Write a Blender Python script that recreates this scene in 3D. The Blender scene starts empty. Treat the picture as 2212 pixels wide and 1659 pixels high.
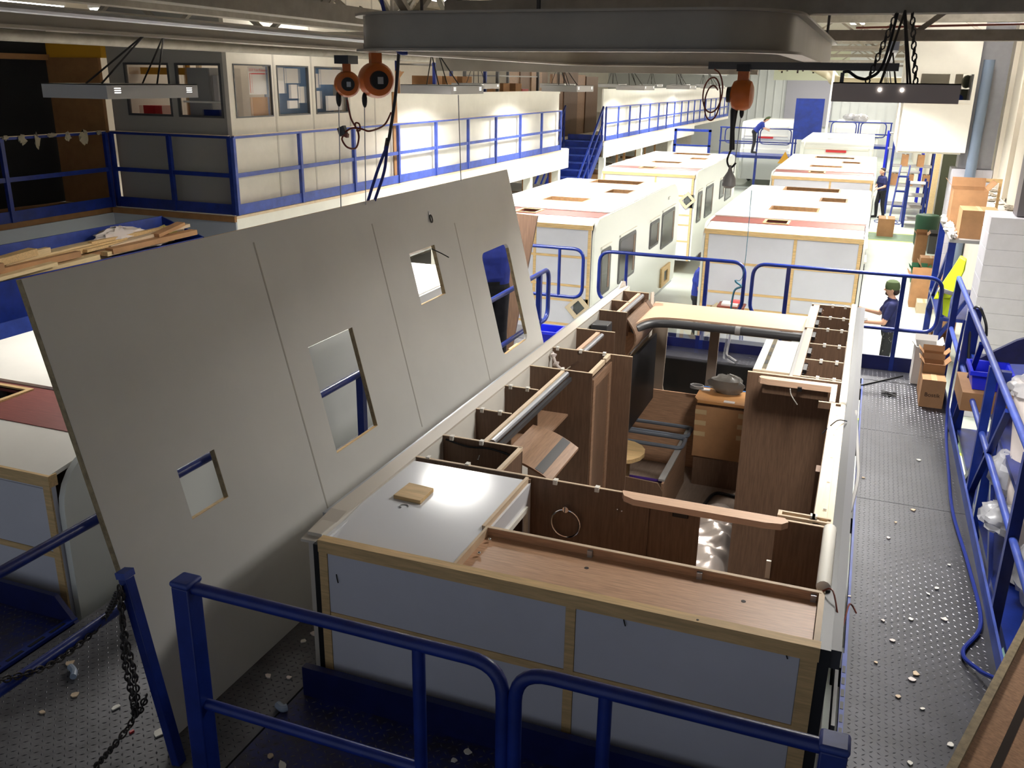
import bpy, math, random
import numpy as np
from mathutils import Vector, Matrix
random.seed(7)
SC = bpy.context.scene
COL = SC.collection
R = math.radians

# ------------------------------------------------------------------ camera
FPX, YAW, PITCH, ROLL = 1952.56, 0.36427, 0.32510, 0.01537
CAM = Vector((2.2398, -3.3016, 2.1088))
_cy, _sy, _cp, _sp = math.cos(YAW), math.sin(YAW), math.cos(PITCH), math.sin(PITCH)
FW = Vector((-_sy*_cp, _cy*_cp, -_sp)); _r = Vector((_cy, _sy, 0)); _u = _r.cross(FW)
RT = _r*math.cos(ROLL) + _u*math.sin(ROLL); UP = -_r*math.sin(ROLL) + _u*math.cos(ROLL)
cd = bpy.data.cameras.new('camera'); cam = bpy.data.objects.new('camera', cd); COL.objects.link(cam)
cd.sensor_width = 36.0; cd.lens = FPX/2212*36.0; cd.clip_start = 0.05; cd.clip_end = 300
m = Matrix((RT, UP, -FW)).transposed().to_4x4(); m.translation = CAM; cam.matrix_world = m
SC.camera = cam
# ------------------------------------------------------------------ world, exposure
SC.view_settings.view_transform = 'Standard'; SC.view_settings.look = 'None'
SC.view_settings.gamma = 1.0; SC.view_settings.use_curve_mapping = False
SC.view_settings.exposure = 0.36
wd = bpy.data.worlds.new('world'); SC.world = wd; wd.use_nodes = True
wd.node_tree.nodes['Background'].inputs[0].default_value = (0.80, 0.88, 1.0, 1)
wd.node_tree.nodes['Background'].inputs[1].default_value = 0.26
LAMP_NEAR, LAMP_ROW, LAMP_HIGH, LAMP_WALK, LAMP_LINE, LAMP_GIRD = 32.0, 130.0, 150.0, 64.0, 150.0, 165.0     # watts: low fixtures near, low row, high bay lamps
# ------------------------------------------------------------------ pixel helpers (direction only; depth from the plane touched)
def _ray(x, y): return RT*((x-1106)/FPX) - UP*((y-829.5)/FPX) + FW
def Zp(x, y, z): d = _ray(x, y); return CAM + d*((z-CAM.z)/d.z)
def Yp(x, y, Y): d = _ray(x, y); return CAM + d*((Y-CAM.y)/d.y)
def Xp(x, y, X): d = _ray(x, y); return CAM + d*((X-CAM.x)/d.x)

# ------------------------------------------------------------------ materials
MATS = {}
def mat(name, col, rough=0.5, metal=0.0, var=0.0, vscale=8.0, bump=0.0, bscale=60.0, stretch=None, emit=None, spec=0.5,
        col2=None, trans=0.0, alpha=1.0, dirt=None):
    if name in MATS: return MATS[name]
    m_ = bpy.data.materials.new(name); m_.use_nodes = True; nt = m_.node_tree; b = nt.nodes['Principled BSDF']
    b.inputs['Roughness'].default_value = rough; b.inputs['Metallic'].default_value = metal
    b.inputs['Specular IOR Level'].default_value = spec
    b.inputs['Base Color'].default_value = (*col, 1)
    tc = nt.nodes.new('ShaderNodeTexCoord'); mp = nt.nodes.new('ShaderNodeMapping')
    nt.links.new(tc.outputs['Object'], mp.inputs[0])
    if stretch: mp.inputs['Scale'].default_value = stretch
    if var > 0 or col2:
        nz = nt.nodes.new('ShaderNodeTexNoise'); nz.inputs['Scale'].default_value = vscale; nz.inputs['Detail'].default_value = 5
        nz.inputs['Roughness'].default_value = 0.6
        nt.links.new(mp.outputs[0], nz.inputs['Vector'])
        rp = nt.nodes.new('ShaderNodeValToRGB'); nt.links.new(nz.outputs[0], rp.inputs[0])
        c2 = col2 if col2 else tuple(max(0, c*(1-var)) for c in col)
        c1 = col if col2 else tuple(min(1, c*(1+var*0.6)) for c in col)
        rp.color_ramp.elements[0].position = 0.36; rp.color_ramp.elements[1].position = 0.64
        rp.color_ramp.elements[0].color = (*c2, 1); rp.color_ramp.elements[1].color = (*c1, 1)
        nt.links.new(rp.outputs[0], b.inputs['Base Color'])
    if bump > 0:
        n2 = nt.nodes.new('ShaderNodeTexNoise'); n2.inputs['Scale'].default_value = bscale; n2.inputs['Detail'].default_value = 4
        nt.links.new(mp.outputs[0], n2.inputs['Vector'])
        bp = nt.nodes.new('ShaderNodeBump'); bp.inputs['Strength'].default_value = bump; bp.inputs['Distance'].default_value = 0.01
        nt.links.new(n2.outputs[0], bp.inputs['Height']); nt.links.new(bp.outputs[0], b.inputs['Normal'])
    if emit: b.inputs['Emission Color'].default_value = (*emit[0], 1); b.inputs['Emission Strength'].default_value = emit[1]
    if trans: b.inputs['Transmission Weight'].default_value = trans
    if alpha < 1: b.inputs['Alpha'].default_value = alpha
    MATS[name] = m_; return m_
def sr(r, g, b):                                      # sRGB 0-255 -> linear
    f = lambda c: (c/255/12.92) if c/255 <= 0.04045 else ((c/255+0.055)/1.055)**2.4
    return (f(r), f(g), f(b))
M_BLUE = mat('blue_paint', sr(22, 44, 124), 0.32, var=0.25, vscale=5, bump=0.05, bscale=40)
M_BLUE_LIGHT = mat('blue_paint_lighter', sr(52, 74, 158), 0.45, var=0.25, vscale=6)  # lighter blue; on the mezzanine railings it paints in the lamp light
M_BLUEPL = mat('blue_deck_paint', sr(22, 36, 110), 0.42, var=0.5, vscale=9, col2=sr(46, 42, 58))
M_BIN = mat('blue_plastic', sr(30, 45, 215), 0.35)
M_STEELF = mat('grey_checker_steel', sr(54, 54, 61), 0.42, metal=0.3, var=0.28, vscale=5, bump=0.05, bscale=90)
M_STEELW = mat('worn_lug_steel', sr(92, 92, 99), 0.30, metal=0.5)
M_DARKF = mat('dark_deck_steel', sr(92, 91, 95), 0.5, metal=0.2, var=0.35, vscale=6, bump=0.05)
M_BEAM = mat('grey_beam_paint', sr(150, 142, 130), 0.35, var=0.08, vscale=3)
M_TRUSS = mat('truss_steel', sr(140, 132, 120), 0.6, var=0.15)
M_PANEL = mat('roof_board_white', sr(206, 205, 201), 0.55, var=0.03, vscale=2)
M_PANELEDGE = mat('board_edge_ply', sr(150, 132, 100), 0.7, var=0.3, vscale=30)
M_PINE = mat('yellow_pine', sr(216, 182, 130), 0.6, var=0.18, vscale=6, stretch=(1, 12, 12))
M_PINEY = mat('yellow_pine_long', sr(222, 196, 150), 0.6, var=0.15, vscale=6, stretch=(12, 1, 12))
M_LILAC = mat('lilac_insulation_board', sr(204, 204, 214), 0.6, var=0.05, vscale=1.5)
M_WOODX = mat('brown_wood_x', sr(198, 156, 124), 0.45, var=0.22, vscale=7, stretch=(1, 18, 18), bump=0.03)
M_WOODZ = mat('brown_wood_z', sr(112, 87, 69), 0.5, var=0.2, vscale=6, stretch=(14, 14, 1), bump=0.03)
M_WOODY = mat('brown_wood_y', sr(150, 118, 94), 0.45, var=0.2, vscale=6, stretch=(14, 1, 14))
M_EDGE = mat('ply_edge_pink', sr(214, 190, 160), 0.6, var=0.1)
M_PINKW = mat('pale_oak', sr(214, 178, 150), 0.42, var=0.1, vscale=8, stretch=(1, 20, 20))
M_CREAM = mat('cream_trim', sr(205, 196, 184), 0.5)
M_WHITE = mat('white_gloss', sr(228, 230, 236), 0.18, spec=0.6)
M_WHITEM = mat('white_paint', sr(232, 228, 218), 0.6, var=0.03, vscale=3)
M_GRP = mat('white_grp_skin', sr(228, 230, 224), 0.25)
M_ROOF = mat('white_roof_skin', sr(238, 234, 226), 0.45, var=0.03, vscale=2)
M_BROWNST = mat('red_brown_ply', sr(134, 72, 66), 0.5, var=0.18, vscale=8, stretch=(1, 14, 14))
M_ALU = mat('aluminium', sr(176, 178, 184), 0.35, metal=0.7)
M_DGREY = mat('dark_grey_trim', sr(70, 70, 72), 0.4)
M_BLACK = mat('black_plastic', sr(16, 16, 18), 0.45)
M_GLASSD = mat('dark_tinted_window', sr(30, 24, 22), 0.12, spec=0.3)
M_CARD = mat('cardboard', sr(176, 132, 92), 0.8, var=0.12, vscale=4)
M_CARDD = mat('cardboard_dark', sr(150, 110, 74), 0.8, var=0.12, vscale=4)
M_CHROME = mat('chrome', (0.85, 0.85, 0.87), 0.08, metal=1.0)
M_ORANGE = mat('orange_enamel', sr(196, 102, 36), 0.4, var=0.15, vscale=6)
M_FLOOR = mat('pale_green_floor', sr(190, 198, 188), 0.35, var=0.08, vscale=1.2)
M_FGREEN = mat('green_lane_paint', sr(92, 116, 88), 0.5, var=0.12, vscale=4)
M_LIME = mat('lime_line', sr(196, 214, 60), 0.5)
M_FIX = mat('lamp_housing', sr(150, 148, 146), 0.4)
M_FIXD = mat('lamp_housing_dark', sr(176, 164, 160), 0.45)
M_SLOT = mat('lamp_slot_glow', (1, 1, 1), 0.5, emit=((1.0, 0.97, 0.92), 2.0))
M_SKIND = mat('dark_wall_skin', sr(38, 38, 40), 0.45)
M_WALLR = mat('wall_cap_grey', sr(66, 66, 72), 0.5)
M_PALEB = mat('pale_batten', sr(226, 206, 178), 0.6, var=0.08, vscale=6, stretch=(12, 1, 12))
M_TUBE = mat('lamp_tube', (1, 1, 1), 0.5, emit=((1.0, 0.97, 0.9), 14.0))
M_CHAIN = mat('dark_chain_steel', sr(66, 62, 60), 0.45, metal=0.6)
M_RUBBER = mat('black_hose', sr(20, 22, 30), 0.45)
M_BHOSE = mat('blue_hose', sr(24, 44, 130), 0.35)
M_RHOSE = mat('red_brown_hose', sr(120, 52, 36), 0.45)
M_WALLW = mat('wall_cream', sr(222, 214, 200), 0.75, var=0.05, vscale=1.5)
M_BLOCK = mat('painted_block', sr(190, 188, 196), 0.7, var=0.05, vscale=5, bump=0.05)
M_SHEET = mat('roof_sheet', sr(176, 168, 152), 0.8, var=0.1)
M_COLG = mat('grey_column_paint', sr(150, 150, 156), 0.55, var=0.05)
M_PIPE = mat('blue_grey_pipe', sr(112, 126, 146), 0.4)
M_BCURT = mat('black_curtain', sr(14, 14, 15), 0.9)
M_TAN = mat('tan_board', sr(146, 104, 62), 0.7, var=0.1)
M_YEL = mat('yellow_steel', sr(206, 152, 40), 0.45)
M_PAPER = mat('paper', sr(222, 214, 210), 0.8)
M_PAPBLUE = mat('blue_pinboard', sr(88, 124, 170), 0.8)
M_REDINK = mat('red_print', sr(214, 78, 78), 0.7)
M_INK = mat('dark_print', sr(50, 36, 28), 0.7)
M_SKIN = mat('skin', sr(206, 158, 134), 0.5)
M_NAVY = mat('navy_cloth', sr(26, 32, 84), 0.8, var=0.2, vscale=12)
M_BSHIRT = mat('blue_shirt', sr(38, 56, 150), 0.8, var=0.2, vscale=12)
M_TROUS = mat('dark_trousers', sr(34, 34, 40), 0.85, var=0.3, vscale=14)
M_PAINTT = mat('splattered_trousers', sr(34, 34, 38), 0.85, vscale=26, col2=sr(34, 34, 38))
M_BEANIE = mat('green_knit', sr(74, 88, 56), 0.9, bump=0.3, bscale=120)
M_HAIR = mat('dark_hair', sr(46, 34, 28), 0.8)
M_FOIL = mat('silver_foil', sr(198, 186, 178), 0.28, metal=0.55, bump=0.25, bscale=9)
M_FILM = mat('clear_film', sr(214, 214, 218), 0.25, var=0.05, alpha=0.55, bump=0.6, bscale=14)
M_FOAM = mat('white_foam', sr(226, 214, 208), 0.7, bump=0.3, bscale=14)
M_HIVIS = mat('hivis_yellow', sr(204, 226, 30), 0.7)
M_GREENP = mat('green_plastic', sr(24, 110, 66), 0.4)
M_DGREEN = mat('dark_green_door', sr(62, 66, 48), 0.6)
M_RED = mat('red_plastic', sr(196, 40, 44), 0.4)
M_GLASS = mat('clear_glass', sr(235, 240, 240), 0.03, trans=1.0, alpha=0.35)
M_FARW = mat('far_wall_sheet', sr(206, 208, 208), 0.6, var=0.05, vscale=0.6)
M_CONC = mat('debris_concrete', sr(150, 140, 126), 0.9, var=0.5, vscale=20, bump=0.6, bscale=20)

# ------------------------------------------------------------------ mesh builder
ORG = {}
class MB:
    def __init__(s): s.v = []; s.f = []
    def quad(s, *p):
        i = len(s.v); s.v += [tuple(q) for q in p]; s.f.append(tuple(range(i, i+len(p)))); return s
    def box(s, x0, x1, y0, y1, z0, z1):
        i = len(s.v)
        s.v += [(x0,y0,z0),(x1,y0,z0),(x1,y1,z0),(x0,y1,z0),(x0,y0,z1),(x1,y0,z1),(x1,y1,z1),(x0,y1,z1)]
        s.f += [tuple(i+k for k in q) for q in ((0,3,2,1),(4,5,6,7),(0,1,5,4),(1,2,6,5),(2,3,7,6),(3,0,4,7))]; return s
    def obox(s, c, ax, ay, az):                          # centre and three half-axis vectors
        c = Vector(c); ax = Vector(ax); ay = Vector(ay); az = Vector(az); i = len(s.v)
        for a, b, d in ((-1,-1,-1),(1,-1,-1),(1,1,-1),(-1,1,-1),(-1,-1,1),(1,-1,1),(1,1,1),(-1,1,1)):
            s.v.append(tuple(c+ax*a+ay*b+az*d))
        s.f += [tuple(i+k for k in q) for q in ((0,3,2,1),(4,5,6,7),(0,1,5,4),(1,2,6,5),(2,3,7,6),(3,0,4,7))]; return s
    def bar(s, p, q, w, h, up=(0,0,1)):                  # rectangular bar p->q, width w, height h along up
        p = Vector(p); q = Vector(q); d = (q-p); L = d.length; d.normalize(); up = Vector(up)
        sd = d.cross(up)
        if sd.length < 1e-4: sd = d.cross(Vector((1,0,0)))
        sd.normalize(); u2 = sd.cross(d)
        return s.obox((p+q)/2, d*(L/2), sd*(w/2), u2*(h/2))
    def tube(s, pts, r, n=10, closed=False, caps=True):
        P = [Vector(p) for p in pts]; N = len(P); rr = r if isinstance(r, (list, tuple)) else [r]*N
        T = []
        for i in range(N):
            a = P[(i-1) % N] if (closed or i > 0) else P[i]; b = P[(i+1) % N] if (closed or i < N-1) else P[i]
            t = (b-a); T.append(t.normalized() if t.length > 1e-9 else Vector((0,0,1)))
        nv = T[0].cross(Vector((0,0,1)))
        if nv.length < 1e-3: nv = T[0].cross(Vector((1,0,0)))
        nv.normalize(); base = len(s.v)
        for i in range(N):
            nv = nv - T[i]*nv.dot(T[i]); nv.normalize(); bv = T[i].cross(nv)
            for k in range(n):
                a = 2*math.pi*k/n; s.v.append(tuple(P[i]+(nv*math.cos(a)+bv*math.sin(a))*rr[i]))
        for i in range(N if closed else N-1):
            j = (i+1) % N
            for k in range(n):
                k2 = (k+1) % n; s.f.append((base+i*n+k, base+i*n+k2, base+j*n+k2, base+j*n+k))
        if caps and not closed:
            s.f.append(tuple(base+k for k in range(n))[::-1]); s.f.append(tuple(base+(N-1)*n+k for k in range(n)))
        return s
    def prism(s, poly, ext):
        e = Vector(ext); i = len(s.v); n = len(poly)
        s.v += [tuple(Vector(p)) for p in poly] + [tuple(Vector(p)+e) for p in poly]
        s.f.append(tuple(range(i, i+n))[::-1]); s.f.append(tuple(range(i+n, i+2*n)))
        for k in range(n): s.f.append((i+k, i+(k+1) % n, i+n+(k+1) % n, i+n+k))
        return s
    def lathe(s, c, prof, axis='z', n=24, sx=1.0):       # prof: (radius, height)
        c = Vector(c); base = len(s.v)
        for r, h in prof:
            for k in range(n):
                a = 2*math.pi*k/n; x, y = r*math.cos(a), r*math.sin(a)*sx
                o = (x, y, h) if axis == 'z' else ((h, x, y) if axis == 'x' else (x, h, y))
                s.v.append(tuple(c+Vector(o)))
        for i in range(len(prof)-1):
            for k in range(n):
                k2 = (k+1) % n; s.f.append((base+i*n+k, base+i*n+k2, base+(i+1)*n+k2, base+(i+1)*n+k))
        s.f.append(tuple(base+k for k in range(n))[::-1]); s.f.append(tuple(base+(len(prof)-1)*n+k for k in range(n)))
        return s
    def slab(s, mp, u0, u1, v0, v1, t, holes=()):        # mp(u,v,w)->xyz ; rectangular holes
        us = sorted({u0, u1, *[min(max(h[k], u0), u1) for h in holes for k in (0, 1)]})
        vs = sorted({v0, v1, *[min(max(h[k], v0), v1) for h in holes for k in (2, 3)]})
        def solid(i, j):
            if i < 0 or j < 0 or i >= len(us)-1 or j >= len(vs)-1: return False
            a = (us[i]+us[i+1])/2; b = (vs[j]+vs[j+1])/2
            return not any(h[0] < a < h[1] and h[2] < b < h[3] for h in holes)
        for i in range(len(us)-1):
            for j in range(len(vs)-1):
                if not solid(i, j): continue
                a, b, c, d = us[i], us[i+1], vs[j], vs[j+1]
                s.quad(mp(a,c,0), mp(b,c,0), mp(b,d,0), mp(a,d,0)); s.quad(mp(a,c,t), mp(a,d,t), mp(b,d,t), mp(b,c,t))
                if not solid(i-1, j): s.quad(mp(a,c,0), mp(a,d,0), mp(a,d,t), mp(a,c,t))
                if not solid(i+1, j): s.quad(mp(b,c,0), mp(b,c,t), mp(b,d,t), mp(b,d,0))
                if not solid(i, j-1): s.quad(mp(a,c,0), mp(a,c,t), mp(b,c,t), mp(b,c,0))
                if not solid(i, j+1): s.quad(mp(a,d,0), mp(b,d,0), mp(b,d,t), mp(a,d,t))
        return s
    def ball(s, c, rx, ry=None, rz=None, n=14):
        ry = ry or rx; rz = rz or rx; prof = []
        k = n//2
        c = Vector(c); base = len(s.v)
        for i in range(k+1):
            ph = -math.pi/2 + math.pi*(0.02+0.96*i/k)
            for j in range(n):
                a = 2*math.pi*j/n; s.v.append((c.x+rx*math.cos(ph)*math.cos(a), c.y+ry*math.cos(ph)*math.sin(a), c.z+rz*math.sin(ph)))
        for i in range(k):
            for j in range(n): s.f.append((base+i*n+j, base+i*n+(j+1) % n, base+(i+1)*n+(j+1) % n, base+(i+1)*n+j))
        s.f.append(tuple(base+j for j in range(n))[::-1]); s.f.append(tuple(base+k*n+j for j in range(n)))
        return s
    def mesh(s, name, off=(0,0,0), smooth=True, ang=35):
        me = bpy.data.meshes.new(name); off = Vector(off)
        me.from_pydata([tuple(Vector(v)-off) for v in s.v], [], s.f); me.update()
        if smooth and len(me.polygons):
            me.polygons.foreach_set('use_smooth', [True]*len(me.polygons)); me.set_sharp_from_angle(angle=R(ang))
        return me
def root(o):
    while o.parent: o = o.parent
    return o
def tag(o, label=None, cat=None, group=None, kind=None):
    if label: o['label'] = label
    if cat: o['category'] = cat
    if group: o['group'] = group
    if kind: o['kind'] = kind
    return o
def T(name, label, cat, loc, group=None):
    o = bpy.data.objects.new(name, None); COL.objects.link(o); o.location = loc; o.empty_display_size = 0.1
    ORG[o.name] = Vector(loc); return tag(o, label, cat, group)
def part(name, mb, mt, parent, label=None, kind=None, bevel=0, smooth=True):
    me = mb.mesh(name, ORG[root(parent).name], smooth); me.materials.append(mt)
    o = bpy.data.objects.new(name, me); COL.objects.link(o); o.parent = parent
    if bevel: b = o.modifiers.new('bevel', 'BEVEL'); b.width = bevel; b.segments = 2; b.limit_method = 'ANGLE'
    return tag(o, label, None, None, kind)
def S(name, mb, mt, label, cat, group=None, kind=None, bevel=0, smooth=True):
    a = np.array(mb.v); loc = Vector(((a[:,0].min()+a[:,0].max())/2, (a[:,1].min()+a[:,1].max())/2, a[:,2].min()))
    me = mb.mesh(name, loc, smooth); me.materials.append(mt); o = bpy.data.objects.new(name, me); COL.objects.link(o)
    o.location = loc; ORG[o.name] = loc
    if bevel: b = o.modifiers.new('bevel', 'BEVEL'); b.width = bevel; b.segments = 2; b.limit_method = 'ANGLE'
    return tag(o, label, cat, group, kind)
def STR(name, mb, mt, label=None):
    return S(name, mb, mt, label, None, kind='structure', smooth=False)
def copies(name, mb, mt, parent, offs, rots=None):        # alike pieces that share one mesh; offs are world positions of local origin
    me = mb.mesh(name); me.materials.append(mt); out = []
    for k, p in enumerate(offs):
        o = bpy.data.objects.new(name, me); COL.objects.link(o); o.parent = parent; o.location = Vector(p)-ORG[root(parent).name]
        if rots: o.rotation_euler = rots[k]
        out.append(o)
    return out
def fillet(pts, r, n=6):
    P = [Vector(p) for p in pts]; out = [P[0]]
    for i in range(1, len(P)-1):
        a = (P[i-1]-P[i]); b = (P[i+1]-P[i]); rr = min(r, a.length*0.49, b.length*0.49); a.normalize(); b.normalize()
        s0 = P[i]+a*rr; s1 = P[i]+b*rr
        for k in range(n+1):
            t = k/n; out.append(s0*(1-t)**2 + P[i]*2*t*(1-t) + s1*t*t)
    return out+[P[-1]]
def spline(pts, n=8):
    P = [Vector(p) for p in pts]; out = []
    for i in range(len(P)-1):
        p0 = P[max(i-1, 0)]; p1 = P[i]; p2 = P[i+1]; p3 = P[min(i+2, len(P)-1)]
        for k in range(n):
            t = k/n
            out.append(0.5*((2*p1)+(p2-p0)*t+(2*p0-5*p1+4*p2-p3)*t*t+(3*p1-p0-3*p2+p3)*t**3))
    return out+[P[-1]]
def textmesh(name, txt, size, mt, parent, mw):            # lettering as a flat mesh, mw = world matrix
    cu = bpy.data.curves.new(name, 'FONT'); cu.body = txt; cu.size = size; cu.extrude = 0.0006
    to = bpy.data.objects.new(name+'_src', cu); COL.objects.link(to)
    dg = bpy.context.evaluated_depsgraph_get(); me = bpy.data.meshes.new_from_object(to.evaluated_get(dg))
    bpy.data.objects.remove(to); me.name = name; me.transform(Matrix.Translation(-ORG[root(parent).name]) @ mw)
    me.materials.clear(); me.materials.append(mt)
    o = bpy.data.objects.new(name, me); COL.objects.link(o); o.parent = parent; return o
def rotz(a): return Matrix.Rotation(a, 4, 'Z')

def crumple(c, r, seed, n=22, amp=0.35):
    random.seed(seed); mb = MB().ball(c, r[0], r[1], r[2], n); c = Vector(c)
    mb.v = [tuple(c+(Vector(v)-c)*(1.0-amp*0.6+amp*random.random())) for v in mb.v]; return mb
FZ, WZ, MZ = -2.45, -0.85, 0.18        # factory floor, work platforms, mezzanine deck
# ================================================================== THE SETTING
fl = STR('floor', MB().box(-16, 5.2, -7, 64, FZ-0.2, FZ), M_FLOOR)
for y0, y1 in ((9.0, 9.85), (26.9, 28.5), (44.5, 46)):
    part('lane_stripe', MB().box(-1.2, 4.9, y0, y1, FZ, FZ+0.003), M_FGREEN, fl)
    for yy in (y0, y1): part('lane_line', MB().box(-1.2, 4.9, yy-0.04, yy+0.04, FZ, FZ+0.005), M_LIME, fl)
STR('wall_right', MB().box(4.75, 5.0, -7, 64, FZ, 5.2), M_WALLW)
STR('wall_back', MB().box(-16, 5.0, 63, 63.3, FZ, 5.2), M_FARW)
STR('wall_left', MB().box(-16.3, -16, -7, 63.3, FZ, 5.2), M_WALLW)
ce = STR('ceiling', MB().box(-16.3, 5.0, -7, 63.3, 4.6, 4.75), M_SHEET)
pm = MB().box(-0.06, 0.06, 0, 70, 0, 0.16)
for x in (-14, -11.5, -9, -6.5, -4, -1.5, 1, 3.4): S('roof_purlin', MB().box(x-0.06, x+0.06, -6.9, 63.2, 4.44, 4.6), M_TRUSS, 'long steel purlin under the roof sheets', 'purlin', 'roof purlins')
# corrugated far wall ribs and vertical joints
wb = [o for o in COL.objects if o.name == 'wall_back'][0]
copies('rib', MB().box(-0.03, 0.03, -0.06, 0, 0, 7.4), M_FARW, wb, [(-6+i*0.55, 63, FZ) for i in range(19)])
part('sheet_panel', MB().box(-3.6, -0.6, 62.85, 63, -0.6, 3.4), mat('grey_door_sheet', sr(158, 156, 166), 0.6), wb)

# ------------------------------------------------------------------ roof steelwork
def truss_x(Y, zb, zt, x0, x1, step, name_label):
    t = T('roof_truss', name_label, 'truss', ((x0+x1)/2, Y, zb), 'steel lattice roof trusses')
    part('bottom_chord', MB().box(x0, x1, Y-0.07, Y+0.07, zb, zb+0.10), M_TRUSS, t)
    part('top_chord', MB().box(x0, x1, Y-0.06, Y+0.06, zt-0.09, zt), M_TRUSS, t)
    x = x0; k = 0
    while x+step <= x1+0.01:
        za, zc = (zb+0.08, zt-0.06) if k % 2 == 0 else (zt-0.06, zb+0.08)
        part('strut', MB().bar((x, Y, za), (x+step, Y, zc), 0.05, 0.07, (0, 1, 0)), M_TRUSS, t); x += step; k += 1
    return t
truss_x(2.6, 2.49, 3.12, -0.5, 4.7, 0.65, 'dark lattice truss crossing over the hanging monorail loop')
truss_x(6.9, 2.52, 3.25, -8, 4.7, 0.75, 'lattice truss just beyond the monorail loop')
for i, Y in enumerate((11.5, 17, 23, 30, 38, 47)):
    truss_x(Y, 2.95, 3.75, -8, 4.7, 1.0, 'pale lattice roof truss above ' + ('the rear end of the windowed caravan', 'the front end of the windowed caravan', 'the blue stairs', 'the finished caravan with the red lamp strip', 'the blue screen board', 'the film-covered caravan')[i])
def girder_y(X, zb, zt, y0, y1, step, label):
    t = T('roof_girder', label, 'girder', (X, (y0+y1)/2, zb), None)
    part('bottom_chord', MB().box(X-0.08, X+0.08, y0, y1, zb, zb+0.13), M_TRUSS, t)
    part('top_chord', MB().box(X-0.06, X+0.06, y0, y1, zt-0.1, zt), M_TRUSS, t)
    y = y0; k = 0
    while y+step <= y1+0.01:
        za, zc = (zb+0.1, zt-0.06) if k % 2 == 0 else (zt-0.06, zb+0.1)
        part('strut', MB().bar((X, y, za), (X, y+step, zc), 0.05, 0.08, (1, 0, 0)), M_TRUSS, t); y += step; k += 1
girder_y(-1.9, 2.52, 3.2, 0.0, 9.5, 0.8, 'lattice girder running lengthwise beside the monorail loop')
girder_y(-3.6, 2.62, 3.5, 0.5, 16, 0.9, 'lattice girder running lengthwise above the timber skips')
S('runway_rail', MB().bar((-2.75, 0.6, 2.44), (-2.75, 30, 2.44), 0.10, 0.13).bar((-2.75, 0.6, 2.37), (-2.75, 30, 2.37), 0.16, 0.02).bar((-2.75, 6, 2.44), (-2.75, 6, 4.6), 0.03, 0.03).bar((-2.75, 14, 2.44), (-2.75, 14, 4.6), 0.03, 0.03).bar((-2.75, 24, 2.44), (-2.75, 24, 4.6), 0.03, 0.03), M_BEAM,
  'grey overhead runway rail below the lengthwise roof girders', 'rail')
S('lamp_trunking', MB().box(-5.05, -4.95, 10, 45, 2.42, 2.50).box(-5.01, -4.99, 15.98, 16, 2.5, 4.6).box(-5.01, -4.99, 25.98, 26, 2.5, 4.6).box(-5.01, -4.99, 35.98, 36, 2.5, 4.6), M_ALU, 'grey lamp trunking hung along the white mezzanine wall', 'trunking')
S('service_pipe', MB().tube([(-4.2, 1.2, 2.38), (-4.2, 12.5, 2.38)], 0.045, 12), M_TRUSS, 'thick grey service pipe running past the office windows', 'pipe')
S('conduit_pipe', MB().tube([(-2.4, 0.2, 2.45), (-2.4, 9, 2.43)], 0.022, 8), M_ALU, 'thin grey conduit strung under the roof girders', 'pipe')
S('sprinkler_pipe', MB().tube([(1.9, 8.4, 2.72), (4.6, 8.0, 2.75)], 0.012, 8), M_RHOSE, 'thin copper pipe in front of the white office box', 'pipe')
S('service_pipe', MB().tube([(1.2, 4.6, 2.78), (4.7, 4.6, 2.78)], 0.028, 10), M_DGREY, 'dark pipe across the roof above the hanging lamp by the grey column', 'pipe')
# a closed loop of I-beam with rounded corners, the hoists' monorail
def loop_pts(x0, x1, y0, y1, r, n=8):
    out = []
    for cx, cy, a0 in ((x0+r, y0+r, 180), (x1-r, y0+r, 270), (x1-r, y1-r, 0), (x0+r, y1-r, 90)):
        for k in range(n+1):
            a = R(a0+90*k/n); out.append((cx+r*math.cos(a), cy+r*math.sin(a)))
    return out
def sweep_loop(pts, prof, z):                             # prof: (offset outwards, z) closed polygon
    mb = MB(); N = len(pts); P = [Vector((p[0], p[1], 0)) for p in pts]; n = len(prof)
    for i in range(N):
        d = (P[(i+1) % N]-P[i-1]).normalized(); nrm = Vector((d.y, -d.x, 0))
        for o, h in prof: mb.v.append(tuple(P[i]+nrm*o+Vector((0, 0, z+h))))
    for i in range(N):
        j = (i+1) % N
        for k in range(n): mb.f.append((i*n+k, j*n+k, j*n+(k+1) % n, i*n+(k+1) % n))
    return mb
LP = loop_pts(-0.9, 1.75, 1.85, 6.8, 0.45)
mono = T('monorail_beam', 'grey I-beam monorail loop with rounded corners carrying orange hoists', 'crane rail', (0.4, 4.3, 2.26))
part('web', sweep_loop(LP, [(-0.012, 0.012), (0.012, 0.012), (0.012, 0.21), (-0.012, 0.21)], 2.26), M_BEAM, mono)
part('bottom_flange', sweep_loop(LP, [(-0.06, 0), (0.06, 0), (0.06, 0.014), (-0.06, 0.014)], 2.26), M_BEAM, mono)
part('top_flange', sweep_loop(LP, [(-0.06, 0.206), (0.06, 0.206), (0.06, 0.22), (-0.06, 0.22)], 2.26), M_BEAM, mono)
for x, y in ((-0.9, 3.0), (-0.9, 5.6), (1.75, 3.2), (1.75, 5.6), (0.4, 1.85), (0.4, 6.8)):
    part('hanger_rod', MB().tube([(x, y, 2.48), (x, y, 3.2)], 0.012, 8), M_CHAIN, mono)
S('overhead_beam', MB().box(-3.2, 0.9, 8.0, 8.1, 2.20, 2.40), M_BEAM, 'long grey crossbeam beyond the monorail loop', 'beam')
S('crane_arm', MB().box(0.98, 2.35, 4.16, 4.24, 2.205, 2.26), M_DGREY, 'short dark crossbar hanging under the monorail corner', 'beam')

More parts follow.
